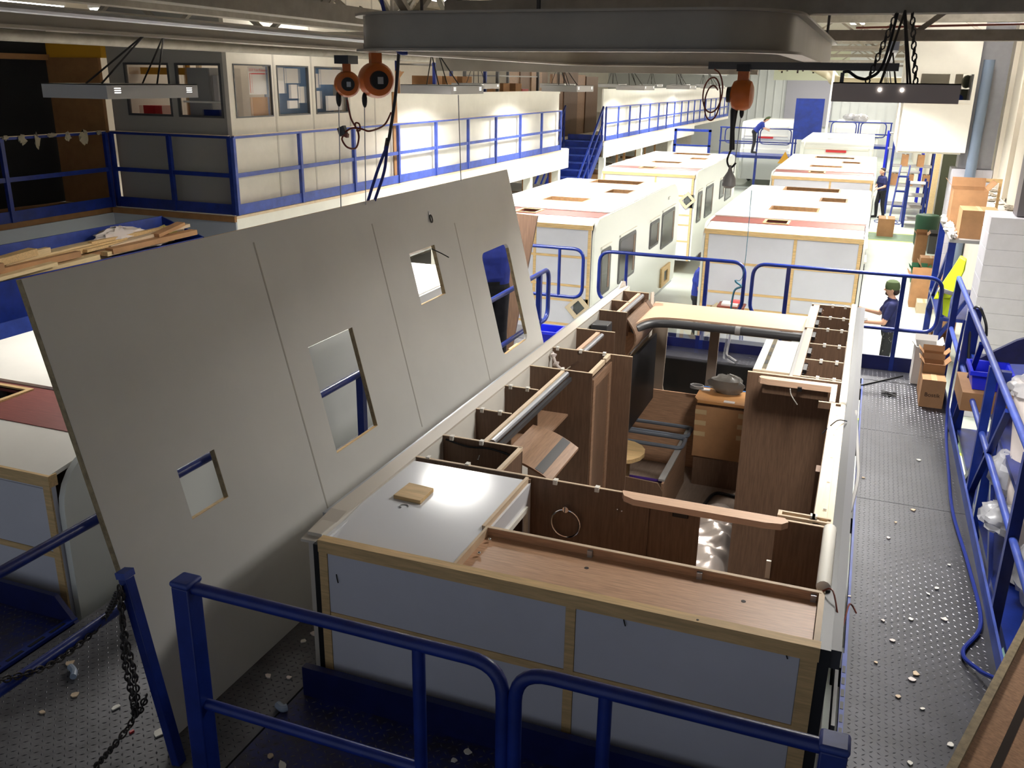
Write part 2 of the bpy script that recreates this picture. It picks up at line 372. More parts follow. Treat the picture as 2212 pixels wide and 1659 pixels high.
# ------------------------------------------------------------------ hoists (spring balancers) and hoses
def balancer(label, c, r, th, yaw, wire_z, hook=True, grp='orange spring balancers on the monorail'):
    c = Vector(c); t = T('spring_balancer', label, 'hoist', (c.x, c.y, c.z-r), grp)
    Rm = rotz(yaw)
    def lm(prof, off=0.0):
        mb = MB().lathe((0, 0, 0), prof, 'y', 28); mb.v = [tuple(Rm @ Vector(v) + c) for v in mb.v]; return mb
    part('drum', lm([(r*0.55, -th*0.62), (r*0.86, -th*0.5), (r, -th*0.25), (r, th*0.25), (r*0.86, th*0.5), (r*0.55, th*0.62)]), M_ORANGE, t)
    part('spring_cap', lm([(r*0.5, -th*0.85), (r*0.52, -th*0.6), (r*0.1, -th*0.55)][::1]), M_BLACK, t)
    lb = MB().box(-r*0.12, r*0.2, -th*0.87, -th*0.85, -r*0.2, r*0.18); lb.v = [tuple(Rm @ Vector(v)+c) for v in lb.v]
    part('data_plate', lb, M_ALU, t, 'small metal data plate')
    nk = MB().box(-r*0.3, r*0.3, -th*0.3, th*0.3, r*0.8, r*1.55); nk.v = [tuple(Rm @ Vector(v)+c) for v in nk.v]
    part('hanger', nk, M_ORANGE, t)
    part('trolley', MB().box(c.x-0.05, c.x+0.05, c.y-0.06, c.y+0.06, c.z+r*1.5, c.z+r*1.5+0.05), M_BLACK, t)
    xo = -0.7*r
    part('stop_ball', MB().ball((c.x+xo*math.cos(yaw), c.y+xo*math.sin(yaw), c.z-r*1.1), 0.018, None, 0.05), M_BLACK, t)
    part('wire_rope', MB().tube([(c.x+xo*math.cos(yaw), c.y+xo*math.sin(yaw), c.z-r*0.6), (c.x+xo*math.cos(yaw)-0.02, c.y+xo*math.sin(yaw), wire_z)], 0.0035, 6), M_ALU, t)
    return t
balancer('large orange spring balancer beside the blue air hoses', (-0.9, 2.30, 2.09), 0.115, 0.16, R(40), 1.27)
balancer('smaller orange spring balancer with the red-brown cable loop under it', (-0.9, 1.93, 2.065), 0.08, 0.11, R(35), 1.29)
hb = balancer('orange spring balancer seen edge-on with a coiled hose beside it', (1.25, 4.2, 2.02), 0.115, 0.135, R(-90), 1.42)
part('hook', MB().tube(spline([(1.2, 4.28, 1.62), (1.17, 4.28, 1.52), (1.2, 4.28, 1.46), (1.24, 4.28, 1.5)]), 0.008, 8), M_BLACK, hb)
part('hook_block', MB().tube([(1.19, 4.28, 1.95), (1.19, 4.28, 1.9), (1.19, 4.28, 1.75), (1.2, 4.28, 1.6)], [0.02, 0.03, 0.018, 0.022], 10), M_BLACK, hb)
S('grip_handle', MB().lathe((1.2, 4.28, 1.30), [(0.03, 0), (0.055, 0.02), (0.05, 0.08), (0.02, 0.13), (0.008, 0.18)], 'z', 16), M_FIX, 'grey teardrop grip hanging below the edge-on hoist', 'handle')
S('coiled_hose', MB().tube(spline([(1.03+0.075*math.sin(i*math.pi/5)*(1-0.2*(i > 10)), 4.15+0.002*i, 2.06+0.145*math.cos(i*math.pi/5)-0.006*i) for i in range(22)], 4), 0.006, 8), M_RHOSE,
  'thin red-brown hose hanging in loops beside the edge-on hoist', 'hose')
P_ = lambda x, y, Y: Yp(x, y, Y)
S('air_hose', MB().tube(spline([P_(905, 25, 2.25), P_(880, 32, 2.2), P_(865, 80, 2.15), P_(855, 200, 2.2), P_(842, 290, 2.25), P_(838, 305, 2.25)], 8), 0.011, 10), M_RUBBER,
  'black air hose hanging over the monorail corner', 'hose')
S('air_hose', MB().tube(spline([P_(822, -10, 2.1), P_(845, 85, 2.1), P_(862, 112, 2.12), P_(880, 115, 2.15)], 8), 0.012, 10), M_BHOSE, 'blue air hose coming down from the roof past the monorail', 'hose')
sl = T('lifting_sling', 'pair of blue lifting hoses holding the top edge of the leaning roof board', 'sling', Zp(800, 430, 1.27))
part('coupling', MB().tube([P_(838, 300, 2.3), P_(834, 322, 2.32)], 0.016, 8), M_CHAIN, sl)
part('leg', MB().tube(spline([P_(836, 315, 2.3), P_(815, 370, 2.3), P_(793, 440, 2.32)], 6), 0.011, 8), M_BHOSE, sl)
part('leg', MB().tube(spline([P_(836, 315, 2.3), P_(830, 370, 2.35), P_(808, 437, 2.4)], 6), 0.011, 8), M_BHOSE, sl)
pc = T('pendant_control', 'small grey pendant control box with red-brown cable loops', 'control box', P_(738, 290, 1.93))
part('box', MB().obox(P_(740, 283, 1.93), (0.02, 0.005, 0.01), (0, 0.02, 0), (-0.008, 0, 0.026)), M_DGREY, pc, bevel=0.004)
part('plug', MB().obox(P_(748, 292, 1.93), (0.012, 0, -0.004), (0, 0.014, 0), (0.002, 0, 0.012)), M_RHOSE, pc)
part('cable', MB().tube(spline([P_(745, 286, 1.93), P_(760, 277, 1.93), P_(782, 279, 1.95), P_(800, 283, 2.0), P_(830, 270, 2.15), P_(845, 243, 2.2)], 8), 0.006, 8), M_RHOSE, pc)
part('cable', MB().tube(spline([P_(750, 215, 1.93), P_(758, 255, 1.93), P_(772, 281, 1.95), P_(775, 300, 1.93), P_(768, 320, 1.93), P_(750, 318, 1.93), P_(739, 302, 1.93), P_(742, 292, 1.93)], 8), 0.006, 8), M_RHOSE, pc)
part('cable', MB().tube(spline([P_(768, 279, 1.95), P_(768, 266, 1.95), P_(776, 268, 1.95), P_(778, 281, 1.95), P_(770, 282, 1.95)], 8), 0.0055, 8), M_RHOSE, pc)
S('hoist_wire', MB().tube([P_(990, 205, 3.85), P_(996, 392, 3.85)], 0.004, 6), M_ALU, 'thin steel wire holding the far top edge of the leaning roof board', 'wire')

# ------------------------------------------------------------------ hanging lamps
def chainline(p, q, sag=0.0): return MB().tube([p, q], 0.008, 6)
def lamp(x, y, z, w, l, watts, label, dark=False, grp='low hanging lamp boxes on chains', top=2.5, tx=None):
    tx = x if tx is None else tx
    t = T('hanging_lamp', label, 'lamp', (x, y, z), grp)
    hm = M_FIXD if dark else M_FIX
    part('housing', MB().slab(lambda u, v, w_: (u, v, z+0.10-w_*0.006), x-w/2, x+w/2, y-l/2, y+l/2, 1.0)
         .box(x-w/2, x-w/2+0.01, y-l/2, y+l/2, z, z+0.1).box(x+w/2-0.01, x+w/2, y-l/2, y+l/2, z, z+0.1)
         .box(x-w/2+0.01, x+w/2-0.01, y-l/2, y-l/2+0.01, z, z+0.1).box(x-w/2+0.01, x+w/2-0.01, y+l/2-0.01, y+l/2, z, z+0.1), hm, t)
    for k in range(4):
        xx = x-w*0.36+k*w*0.24; part('tube', MB().tube([(xx, y-l*0.46, z+0.05), (xx, y+l*0.46, z+0.05)], 0.013, 8), M_TUBE, t)
    for s_ in (-1, 1):
        part('chain', MB().tube([(x+s_*w*0.12, y-l*0.3, z+0.1), (tx, y-l*0.1, top)], 0.007, 6), M_CHAIN, t); part('chain', MB().tube([(x+s_*w*0.12, y+l*0.3, z+0.1), (tx, y+l*0.1, top)], 0.007, 6), M_CHAIN, t)
    for ys in (y-l/2+0.07, y+l/2-0.13):
        for zs_ in (0.04, 0.055, 0.07): part('vent_slot', MB().box(x+w/2, x+w/2+0.002, ys, ys+0.06, z+zs_, z+zs_+0.005), M_SLOT, t)
    ld = bpy.data.lights.new('lamp_light', 'AREA'); ld.shape = 'RECTANGLE'; ld.size = w*0.9; ld.size_y = l*0.9; ld.energy = watts; ld.color = (1.0, 0.975, 0.93); ld.spread = R(145)
    lo = bpy.data.objects.new('lamp_light', ld); COL.objects.link(lo); lo.parent = t; lo.location = (0, 0, 0.02)
    return t
lamp(-3.1, 2.35, 1.935, 0.60, 0.95, LAMP_NEAR, 'hanging lamp box in front of the dark office windows', top=2.38, tx=-2.75)
lamp(-2.65, 7.05, 1.935, 0.65, 0.95, LAMP_NEAR, 'hanging lamp box behind the two orange balancers', top=2.38, tx=-2.75)
for k, y in enumerate((11.8, 16.5, 21.5, 26.5)):
    lamp(-2.6, y, 1.93, 0.60, 0.95, LAMP_LINE, ('lamp box hung over the windowed caravan', 'lamp box hung over the front end of the windowed caravan', 'lamp box hung over the caravan near the blue stairs', 'lamp box hung past the caravan near the blue stairs')[k], top=2.38, tx=-2.75)
for k, y in enumerate((13.5, 18.5, 23.5, 28.5, 33.5, 38.5)):
    lamp(-5.0, y, 1.93, 0.60, 0.95, LAMP_ROW, 'pale lamp box in the row hanging along the white mezzanine wall', grp='lamp row along the mezzanine wall', top=2.43)
def R_lamp():
    t = lamp(2.315, 2.6, 2.02, 0.63, 0.95, LAMP_WALK, 'dark lamp box on heavy chains in front of the grey column', True, top=2.5)
    part('conduit_stub', MB().box(2.03, 2.05, 2.2, 2.22, 2.10, 2.17), M_DGREY, t)
    part('cable', MB().tube(spline([(2.04, 2.21, 2.17), (2.07, 2.21, 2.175), (2.12, 2.23, 2.145), (2.18, 2.25, 2.145), (2.24, 2.3, 2.22), (2.28, 2.55, 2.5)]), 0.008, 8), M_RUBBER, t)
    for i in range(2): part('spot_hole', MB().lathe((2.24+0.11*i, 2.124, 2.085), [(0.008, -0.003), (0.008, 0.0)], 'y', 10), M_TUBE, t)
    lk = MB().tube([(0.012*math.cos(a), 0, 0.022*math.sin(a)) for a in [i*math.pi/4 for i in range(8)]], 0.0045, 6, closed=True)
    for ax, bx in ((2.17, 2.28), (2.42, 2.35)):
        n = 12; offs = [(ax+(bx-ax)*i/n, 2.45+0.1*i/n, 2.13+0.38*i/n) for i in range(n)]
        copies('chain_link', lk, M_CHAIN, t, offs, [(0, 0, (i % 2)*math.pi/2+0.3) for i in range(n)])
R_lamp()
lamp(-1.78, 5.3, 2.36, 0.60, 0.95, LAMP_GIRD, 'lamp box fixed under the lengthwise girder beside the monorail loop', top=2.53, tx=-1.9)
S('lamp_trunking', MB().box(2.27, 2.36, 6.5, 32, 2.42, 2.50).box(2.31, 2.33, 9.98, 10, 2.5, 4.6).box(2.31, 2.33, 24, 24.02, 2.5, 4.6), M_ALU, 'lamp trunking in line behind the dark lamp box', 'trunking')
for y in (7.3, 12.0, 16.7, 21.4, 26.1, 30.8): lamp(2.315, y, 2.02, 0.60, 0.95, LAMP_LINE, 'lamp box in the line hidden behind the dark lamp box', grp='lamp line behind the dark lamp box', top=2.43)
def high(x, y, label, watts):
    t = T('high_bay_lamp', label, 'lamp', (x, y, 4.15), 'white high bay lamps under the roof')
    part('housing', MB().box(x-0.25, x+0.25, y-0.75, y+0.75, 4.17, 4.25), M_WHITEM, t)
    part('diffuser', MB().box(x-0.23, x+0.23, y-0.73, y+0.73, 4.155, 4.17), M_TUBE, t)
    part('rod', MB().tube([(x, y, 4.25), (x, y, 4.6)], 0.01, 6), M_CHAIN, t)
    ld = bpy.data.lights.new('lamp_light', 'AREA'); ld.shape = 'RECTANGLE'; ld.size = 0.46; ld.size_y = 1.4; ld.energy = watts; ld.color = (1.0, 0.975, 0.93)
    lo = bpy.data.objects.new('lamp_light', ld); COL.objects.link(lo); lo.parent = t; lo.location = (0, 0, -0.01)
for y in (33, 41, 50, 58):
    for x in (-2.6, 1.2, 3.6): high(x, y, 'white high bay lamp over the caravan lines', LAMP_HIGH)
for y in (9.5, 16, 23): high(3.7, y, 'white high bay lamp over the aisle by the block piers', 55)
for x, y in ((-9.5, 13), (-9.5, 22), (-10.5, 32)): high(x, y, 'white high bay lamp over the mezzanine stores', LAMP_HIGH*0.6)

def batten_lamp(x, y, z, label):
    t = T('batten_lamp', label, 'lamp', (x, y, z), 'bright strip lamps glimpsed between the roof girders')
    part('body', MB().box(x-0.12, x+0.12, y-0.7, y+0.7, z+0.03, z+0.1), M_WHITEM, t); part('tube', MB().box(x-0.1, x+0.1, y-0.68, y+0.68, z, z+0.03), M_TUBE, t); part('rod', MB().tube([(x, y, z+0.1), (x, y, 4.6)], 0.01, 6), M_CHAIN, t)
for x, y in ((-10.4, 8.2), (-10.1, 10.0), (-6.0, 9.1), (-3.2, 9.8), (1.46, 12.6), (-9.9, 13.6)): batten_lamp(x, y, 3.1, 'bright strip lamp glimpsed between the roof girders')

# ================================================================== WORK PLATFORMS
LUG = [(0, -0.013), (0.0045, 0), (0, 0.013), (-0.0045, 0)]
def lugs(x0, x1, y0, y1, z, pitch, h=0.0022):
    mb = MB(); k = 0; nx = int((x1-x0)/pitch); ny = int((y1-y0)/pitch)
    for i in range(nx):
        for j in range(ny):
            a = R(45) if (i+j) % 2 == 0 else R(-45); c, s_ = math.cos(a), math.sin(a)
            X = x0+(i+.5)*pitch; Y = y0+(j+.5)*pitch; b = len(mb.v)
            mb.v += [(X+p*c-q*s_, Y+p*s_+q*c, z) for p, q in LUG] + [(X, Y, z+h)]
            mb.f += [(b, b+1, b+4), (b+1, b+2, b+4), (b+2, b+3, b+4), (b+3, b, b+4)]
    return mb
def platform(label, x0, x1, y0, y1, mt, lugm, joints=(), pitch=0.034, lug=True, legs=()):
    t = T('work_platform', label, 'platform', ((x0+x1)/2, (y0+y1)/2, FZ))
    ys = [y0, *joints, y1]
    for a, b in zip(ys[:-1], ys[1:]):
        pl = part('deck_plate', MB().box(x0, x1, a+0.003, b-0.003, WZ-0.008, WZ), mt, t)
    if lug: part('tread_pattern', lugs(x0+0.01, x1-0.01, y0+0.01, y1-0.01, WZ, pitch), lugm, t, kind='stuff', smooth=False)
    part('edge_channel', MB().box(x0, x0+0.05, y0, y1, WZ-0.16, WZ-0.008).box(x1-0.05, x1, y0, y1, WZ-0.16, WZ-0.008)
         .box(x0+0.05, x1-0.05, y0, y0+0.05, WZ-0.16, WZ-0.008).box(x0+0.05, x1-0.05, y1-0.05, y1, WZ-0.16, WZ-0.008), M_DGREY, t)
    for lx, ly in legs: part('leg', MB().box(lx-0.04, lx+0.04, ly-0.04, ly+0.04, FZ, WZ-0.16), M_BLUE, t)
    return t
rw = platform('long grey checker-plate side walkway beside the open caravan shell', 2.47, 3.22, -2.2, 6.55, M_STEELF, M_STEELW, (3.45, 5.0), legs=((2.6, 0), (3.1, 0), (2.6, 3), (3.1, 3), (2.6, 6.2), (3.1, 6.2)))
part('toe_board', MB().box(3.22, 3.235, -2.2, 6.55, WZ-0.16, WZ+0.10), M_BLUE_LIGHT, rw)
part('slotted_edge', MB().box(2.445, 2.47, -2.2, 1.3, WZ-0.05, WZ+0.012).box(2.455, 2.47, 1.3, 6.55, WZ-0.05, WZ+0.004), M_BLUE_LIGHT, rw)
copies('slot', MB().box(-0.008, 0.008, -0.03, 0.03, 0, 0.002), M_BLACK, rw, [(2.457, -1.9+0.105*i, WZ+0.0122) for i in range(30)])
for y in (6.35, 4.75, 3.2, 1.3): part('bumper', MB().box(2.40, 2.47, y-0.10, y+0.10, WZ-0.14, WZ-0.02), M_BLACK, rw)
fw = platform('grey checker-plate end walkway beyond the open caravan shell', -1.7, 3.22, 6.56, 7.15, M_STEELF, M_STEELW, (), pitch=0.045, legs=((-1.5, 6.9), (0.4, 6.9), (1.5, 6.9), (3.1, 6.9)))
part('under_deck_shade', MB().box(-1.7, 2.44, 6.55, 6.56, WZ-0.75, WZ-0.005), M_BLACK, fw)  # black sheet standing in for the darkness under the walkway
lw = platform('grey checker-plate walkway under the leaning roof board', -1.62, -0.12, -2.4, 6.55, M_DARKF, M_STEELF, (), legs=((-1.5, 0), (-0.3, 0), (-1.5, 3), (-0.3, 3), (-1.5, 6), (-0.3, 6)))
bp1 = platform('blue checker-plate step behind the open caravan shell', -0.11, 2.44, -2.2, -0.06, M_BLUEPL, M_STEELW, (), pitch=0.04, legs=((0, -0.3), (2.3, -0.3), (0, -1.9), (2.3, -1.9)))
part('toe_board', MB().box(-0.08, 2.40, -0.10, -0.06, WZ, WZ+0.165), mat('blue_paint_deep', sr(14, 24, 84), 0.4, var=0.2), bp1)
bp2 = platform('blue checker-plate step behind the white caravan on the next line', -4.2, -1.63, -0.95, -0.03, M_BLUEPL, M_STEELW, (), pitch=0.04, legs=((-4, -0.3), (-1.8, -0.3)))
part('toe_board', MB().prism([(-4.2, -0.06, WZ), (-1.62, -0.06, WZ), (-1.75, -0.06, WZ+0.15), (-4.2, -0.06, WZ+0.15)], (0, 0.03, 0)), mat('blue_paint_deep', (0, 0, 0)), bp2)
part('slotted_edge', MB().box(-1.68, -1.63, -0.95, -0.03, WZ-0.02, WZ+0.02), M_BLUE, bp2)
copies('slot', MB().box(-0.01, 0.01, -0.05, 0.05, 0, 0.002), M_BLACK, bp2, [(-1.655, -0.85+0.14*i, WZ+0.0202) for i in range(6)])

# ------------------------------------------------------------------ tubular gates and rails
TR = 0.021
def gate_part(parent, pts, name='tube', r=TR): return part(name, MB().tube(fillet(pts, 0.13, 7), r, 12), M_BLUE, parent)
# foreground pair
GY = -0.88
g = T('platform_gate', 'blue tubular half-gate with a capped square post beside the leaning roof board', 'gate', (-0.02, GY, WZ), 'blue half-gates on the rear step')
part('post', MB().box(-0.065, 0.015, GY-0.04, GY+0.04, WZ, 0.235), M_BLUE, g, bevel=0.006)
part('post_cap', MB().box(-0.07, 0.02, GY-0.045, GY+0.045, 0.235, 0.26), M_BLUE_LIGHT, g, bevel=0.01)
gate_part(g, [(0.0, GY, 0.225), (1.30, GY, 0.225), (1.30, GY, WZ+0.08), (0.98, GY, WZ+0.08)], 'frame_tube', 0.025)
gate_part(g, [(0.98, GY, 0.215), (0.98, GY, WZ+0.03)], 'upright', 0.024)
gate_part(g, [(0.0, GY, -0.31), (0.97, GY, -0.31)], 'mid_bar', 0.023)
g = T('platform_gate', 'blue tubular half-gate with a capped square post beside the grey side walkway', 'gate', (2.36, GY, WZ), 'blue half-gates on the rear step')
part('post', MB().box(2.325, 2.405, GY-0.04, GY+0.04, WZ, 0.235), M_BLUE, g, bevel=0.006)
part('post_cap', MB().box(2.32, 2.41, GY-0.045, GY+0.045, 0.235, 0.26), M_BLUE_LIGHT, g, bevel=0.01)
gate_part(g, [(2.34, GY, 0.225), (1.345, GY, 0.225), (1.345, GY, WZ+0.08), (1.66, GY, WZ+0.08)], 'frame_tube', 0.025)
gate_part(g, [(1.66, GY, 0.215), (1.66, GY, WZ+0.03)], 'upright', 0.024)
gate_part(g, [(2.34, GY, -0.31), (1.67, GY, -0.31)], 'mid_bar', 0.023)
# far gates
def fargate(label, x0, x1, bars, posts, Y=7.0, zb=-0.39, zt=0.20, left=True, right=True):
    g = T('platform_gate', label, 'gate', ((x0+x1)/2, Y, WZ), 'blue loop gates on the end walkway')
    if left and right:
        mb = MB(); pts = fillet([((x0+x1)/2, Y, zt), (x1, Y, zt), (x1, Y, zb), (x0, Y, zb), (x0, Y, zt), ((x0+x1)/2, Y, zt)], 0.15, 7)
        part('loop_tube', mb.tube(pts[:-1], TR, 12, closed=True), M_BLUE, g)
    else:
        gate_part(g, [(x0, Y, zt), (x1, Y, zt), (x1, Y, zb), (x0, Y, zb)], 'loop_tube')
    for b in bars: part('upright', MB().tube([(b, Y, zt), (b, Y, zb)], TR*0.9, 10), M_BLUE, g)
    for b in posts: part('post', MB().box(b-0.022, b+0.022, Y-0.022, Y+0.022, WZ, zt), M_BLUE, g)
    return g
fargate('wide blue loop gate with a rope tied to its end, beyond the front shelf', -0.60, 1.09, [-0.27], [0.67])
fargate('blue loop gate in front of the worker in the green beanie', 1.18, 3.12, [], [1.56, 2.74])
fargate('blue loop gate beside the brown board, partly hidden by the leaning roof board', -1.7, -0.80, [-1.1], [], left=False)
tb = MB().box(-0.75, 2.98, 6.98, 7.0, WZ, WZ+0.155)
S('toe_board', tb, mat('blue_paint_deep', (0, 0, 0)), 'dark blue toe board along the end walkway', 'board')
lr = T('guard_rail', 'blue tubular guard rail that the leaning roof board rests on', 'railing', (-0.8, 2, WZ))
gate_part(lr, [(-0.81, -2.3, 0.20), (-0.81, 5.75, 0.20), (-0.81, 5.75, -0.34), (-0.81, 5.2, -0.34)], 'top_rail', 0.024)
gate_part(lr, [(-0.81, -2.3, -0.30), (-0.81, 5.5, -0.30)], 'mid_rail', 0.024)
for y in (-2.2, 1.8, 3.4, 5.45): part('post', MB().box(-0.835, -0.785, y-0.025, y+0.025, WZ, 0.19), M_BLUE, lr)
# right guard rail
rr_ = T('guard_rail', 'long blue tubular guard rail along the outer edge of the grey side walkway', 'railing', (3.25, 2, WZ))
part('top_rail', MB().tube([(3.265, -2.2, 0.21), (3.265, 7.1, 0.21)], 0.024, 12), M_BLUE_LIGHT, rr_)
part('mid_rail', MB().tube([(3.265, -2.2, -0.31), (3.265, 7.1, -0.31)], 0.022, 12), M_BLUE_LIGHT, rr_)
for y in (7.0, 5.55, 3.75, 2.0, 0.2, -1.6): part('post', MB().box(3.235, 3.295, y-0.03, y+0.03, WZ-0.16, 0.20), M_BLUE, rr_)
for y in (4.6, 2.9): part('brace', MB().bar((3.27, y+0.9, WZ), (3.27, y, 0.15), 0.04, 0.03), M_BLUE, rr_)
# leaning stanchion with chain
Pt = Yp(272, 1246, -0.72); Pb = Yp(385, 1640, -0.72); dv = (Pb-Pt)/(Pb-Pt).length; Pb2 = Pt+dv*((WZ-Pt.z)/dv.z)
st = T('stanchion', 'blue square stanchion leaning against the near edge of the roof board', 'post', Pb2)
part('shaft', MB().bar(Pb2, Pt, 0.045, 0.05, (0, 1, 0)), M_BLUE, st, bevel=0.004)
part('cap', MB().bar(Pt, Pt-dv*0.03, 0.052, 0.058, (0, 1, 0)), M_BLUE_LIGHT, st)
def chain(label, pts, pitch=0.027, r=0.0042, grp='dark steel chains on the leaning stanchion'):
    t = T('chain', label, 'chain', pts[-1], grp)
    pp = spline(pts, 40); acc = 0; last = pp[0]; offs = []; rots = []; k = 0
    for p in pp[1:]:
        acc += (p-last).length
        if acc >= pitch*k:
            d = (p-last).normalized(); q = d.to_track_quat('X', 'Z') @ Matrix.Rotation((k % 2)*math.pi/2+0.4, 3, 'X').to_quaternion()
            offs.append(p); rots.append(q.to_euler()); k += 1
        last = p
    lk = MB().tube([(0.021*math.cos(a), 0.0125*math.sin(a), 0) for a in [i*math.pi/6 for i in range(12)]], r, 6, closed=True)
    copies('chain_link', lk, M_CHAIN, t, offs, rots); return t
chain('dark chain hanging doubled from the leaning stanchion', [Yp(262, 1275, -0.76), Yp(265, 1350, -0.77), Yp(270, 1430, -0.77), Yp(285, 1500, -0.77), Yp(295, 1545, -0.77), Yp(318, 1500, -0.76)])
chain('dark chain trailing down to the grey checker plate', [Yp(258, 1272, -0.79), Yp(268, 1365, -0.80), Yp(292, 1470, -0.80), Yp(290, 1545, -0.80), Yp(255, 1600, -0.9), Zp(205, 1658, WZ+0.02), Zp(190, 1680, WZ+0.02)])
chain('dark chain draped along the mid bar of the blue rail', [Yp(255, 1280, -0.76), Xp(230, 1330, -0.78), Xp(180, 1385, -0.78), Xp(100, 1440, -0.78), Xp(0, 1470, -0.78), Xp(-60, 1480, -0.78)])
# ================================================================== THE OPEN CARAVAN SHELL
CZ0 = -2.1
mc = T('caravan_shell', 'open caravan shell without a roof, its furniture showing', 'caravan', (1.15, 3.1, FZ))
rw_ = part('rear_wall', MB().box(0.0, 2.30, 0.0, 0.03, CZ0, -0.005), M_LILAC, mc, 'lilac insulation boards in pine battens')
ZH = Yp(1000, 1397, 0).z; XV = Yp(1231, 1400, 0).x
for z in (ZH, -1.05, -1.6): part('batten', MB().box(0.05, 2.24, -0.012, 0.0, z-0.019, z+0.019), M_PINE, rw_)
part('batten', MB().box(0.0, 2.305, -0.018, 0.035, -0.062, 0.002), M_PINE, rw_)
for x0, x1 in ((0.0, 0.045), (XV-0.022, XV+0.022), (2.235, 2.30)): part('batten', MB().box(x0, x1, -0.013, 0.0, CZ0, -0.062), M_PINE, rw_)
cells_x = ((0.045, XV-0.022), (XV+0.022, 2.235)); cells_z = ((ZH+0.019, -0.062), (-1.05+0.019, ZH-0.019), (-1.6+0.019, -1.05-0.019), (CZ0, -1.6-0.019))
for a, b in cells_x:
    for c, d in cells_z: part('board', MB().box(a+0.002, b-0.002, -0.008, 0.0, c+0.002, d-0.002), M_LILAC, rw_)
for x, y in ((1348, 1342), (1698, 1412), (728, 1250)):
    p = Yp(x, y, -0.014); part('cable_tail', MB().tube(spline([p+Vector((-0.006, 0.006, 0.02)), p, p+Vector((0.008, -0.004, -0.02))], 4), 0.003, 6), M_BLACK, rw_)
part('knot', MB().lathe(Zp(1507, 1339, 0.0025), [(0.006, 0), (0.006, 0.0006)], 'z', 10), M_INK, rw_)
part('corner_seal', MB().box(-0.03, 0.0, -0.012, 0.05, CZ0, -0.03), M_BLACK, mc)
swr = part('side_wall', MB().box(2.30, 2.345, 0.0, 6.22, CZ0, -0.01), M_SKIND, mc, 'dark skin of the fixed side wall')
part('cap_rail', MB().box(2.345, 2.385, 0.02, 6.25, -0.10, -0.015), M_WALLR, swr)
part('lower_rail', MB().box(2.385, 2.40, 0.0, 6.2, -0.5, -0.35).box(2.345, 2.375, 0.0, 6.2, -1.9, -0.9), M_DGREY, swr)
part('wood_edge', MB().box(2.275, 2.30, 0.04, 0.45, -0.06, -0.002), M_EDGE, swr)
part('white_profile', MB().tube([(2.29, 0.47, 0.0), (2.29, 1.06, 0.0)], 0.032, 12), M_WHITEM, swr)
part('white_profile', MB().box(2.255, 2.305, 3.06, 6.2, -0.03, 0.025), M_WHITEM, swr, bevel=0.012)
part('slotted_batten', MB().box(2.205, 2.235, 1.1, 3.04, -0.04, 0.002).box(2.27, 2.30, 1.1, 3.04, -0.04, 0.002).box(2.235, 2.27, 1.1, 3.04, -0.05, -0.015), M_PALEB, swr)
for i in range(5): part('staple', MB().box(2.245, 2.262, 1.3+0.38*i, 1.308+0.38*i, -0.015, -0.008), M_CHROME, swr)
swl = part('side_wall', MB().box(-0.105, -0.03, 0.06, 6.2, CZ0, -0.012), M_CREAM, mc, 'cream edge of the far side wall')
part('cap_rail', MB().box(-0.12, -0.025, 0.30, 6.15, -0.012, 0.002).prism([(-0.12, 0.02, -0.05), (-0.12, 0.30, -0.012), (-0.12, 0.30, 0.002), (-0.12, 0.02, -0.035)], (0.095, 0, 0)), M_CREAM, swl)
part('awning_rail', MB().box(-0.14, -0.121, 0.25, 6.2, -0.035, -0.004), M_ALU, swl)
part('inner_lining', MB().box(-0.03, -0.024, 0.06, 6.2, -1.95, -0.012), M_WHITEM, swl)
part('underfloor', MB().box(-0.03, 2.30, 0.03, 6.2, CZ0, -1.95), mat('vinyl_floor', sr(140, 124, 112), 0.35, var=0.15, vscale=5, stretch=(8, 1, 1)), mc)
part('wheel', MB().lathe((-0.02, 3.0, -2.14), [(0.1, 0), (0.3, 0.01), (0.31, 0.1), (0.3, 0.19), (0.1, 0.2)], 'x', 24), M_BLACK, mc)
part('wheel', MB().lathe((2.12, 3.0, -2.14), [(0.1, 0), (0.3, 0.01), (0.31, 0.1), (0.3, 0.19), (0.1, 0.2)], 'x', 24), M_BLACK, mc)
# front wall with three window openings and the rounded top shelf
M_TRIMB = mat('grey_brown_trim', sr(140, 126, 112), 0.5)
fwl = part('front_wall', MB().slab(lambda u, v, w: (u, 6.12+w+0.10*(v+1.25), v), 0.0, 2.3, -1.95, -0.20, 0.03,
      holes=((0.42, 0.88, -1.18, -0.26), (0.98, 1.62, -1.18, -0.26), (1.72, 2.15, -1.18, -0.26))), M_TRIMB, mc, 'grey-brown front wall with window openings')
for u, v, du, dv_ in ((0.42, -1.18, 1, 1), (0.88, -1.18, -1, 1), (0.98, -1.18, 1, 1), (1.62, -1.18, -1, 1), (0.42, -0.26, 1, -1), (0.88, -0.26, -1, -1), (0.98, -0.26, 1, -1), (1.62, -0.26, -1, -1)):
    ff = lambda a, b: (u+du*a, 6.12+0.10*(v+dv_*b+1.25), v+dv_*b)
    poly = [ff(0, 0), ff(0.10, 0)] + [ff(0.10-0.10*math.sin(R(t)), 0.10-0.10*math.cos(R(t))) for t in (22, 45, 67)] + [ff(0, 0.10)]
    part('corner_fillet', MB().prism(poly, (0, 0.03, 0)), M_TRIMB, fwl)
part('window_glass', MB().quad((0.42, 6.14, -1.18), (2.15, 6.14, -1.18), (2.15, 6.23, -0.26), (0.42, 6.23, -0.26)), M_GLASS, fwl)
shf = T('front_shelf', 'pale oak front shelf with a rounded grey-brown rail, above the front windows', 'shelf', (1.1, 5.7, -0.2))
edge = [(0.30, 5.15), (0.36, 5.38), (0.5, 5.50), (0.75, 5.53), (1.2, 5.53), (2.0, 5.53)]
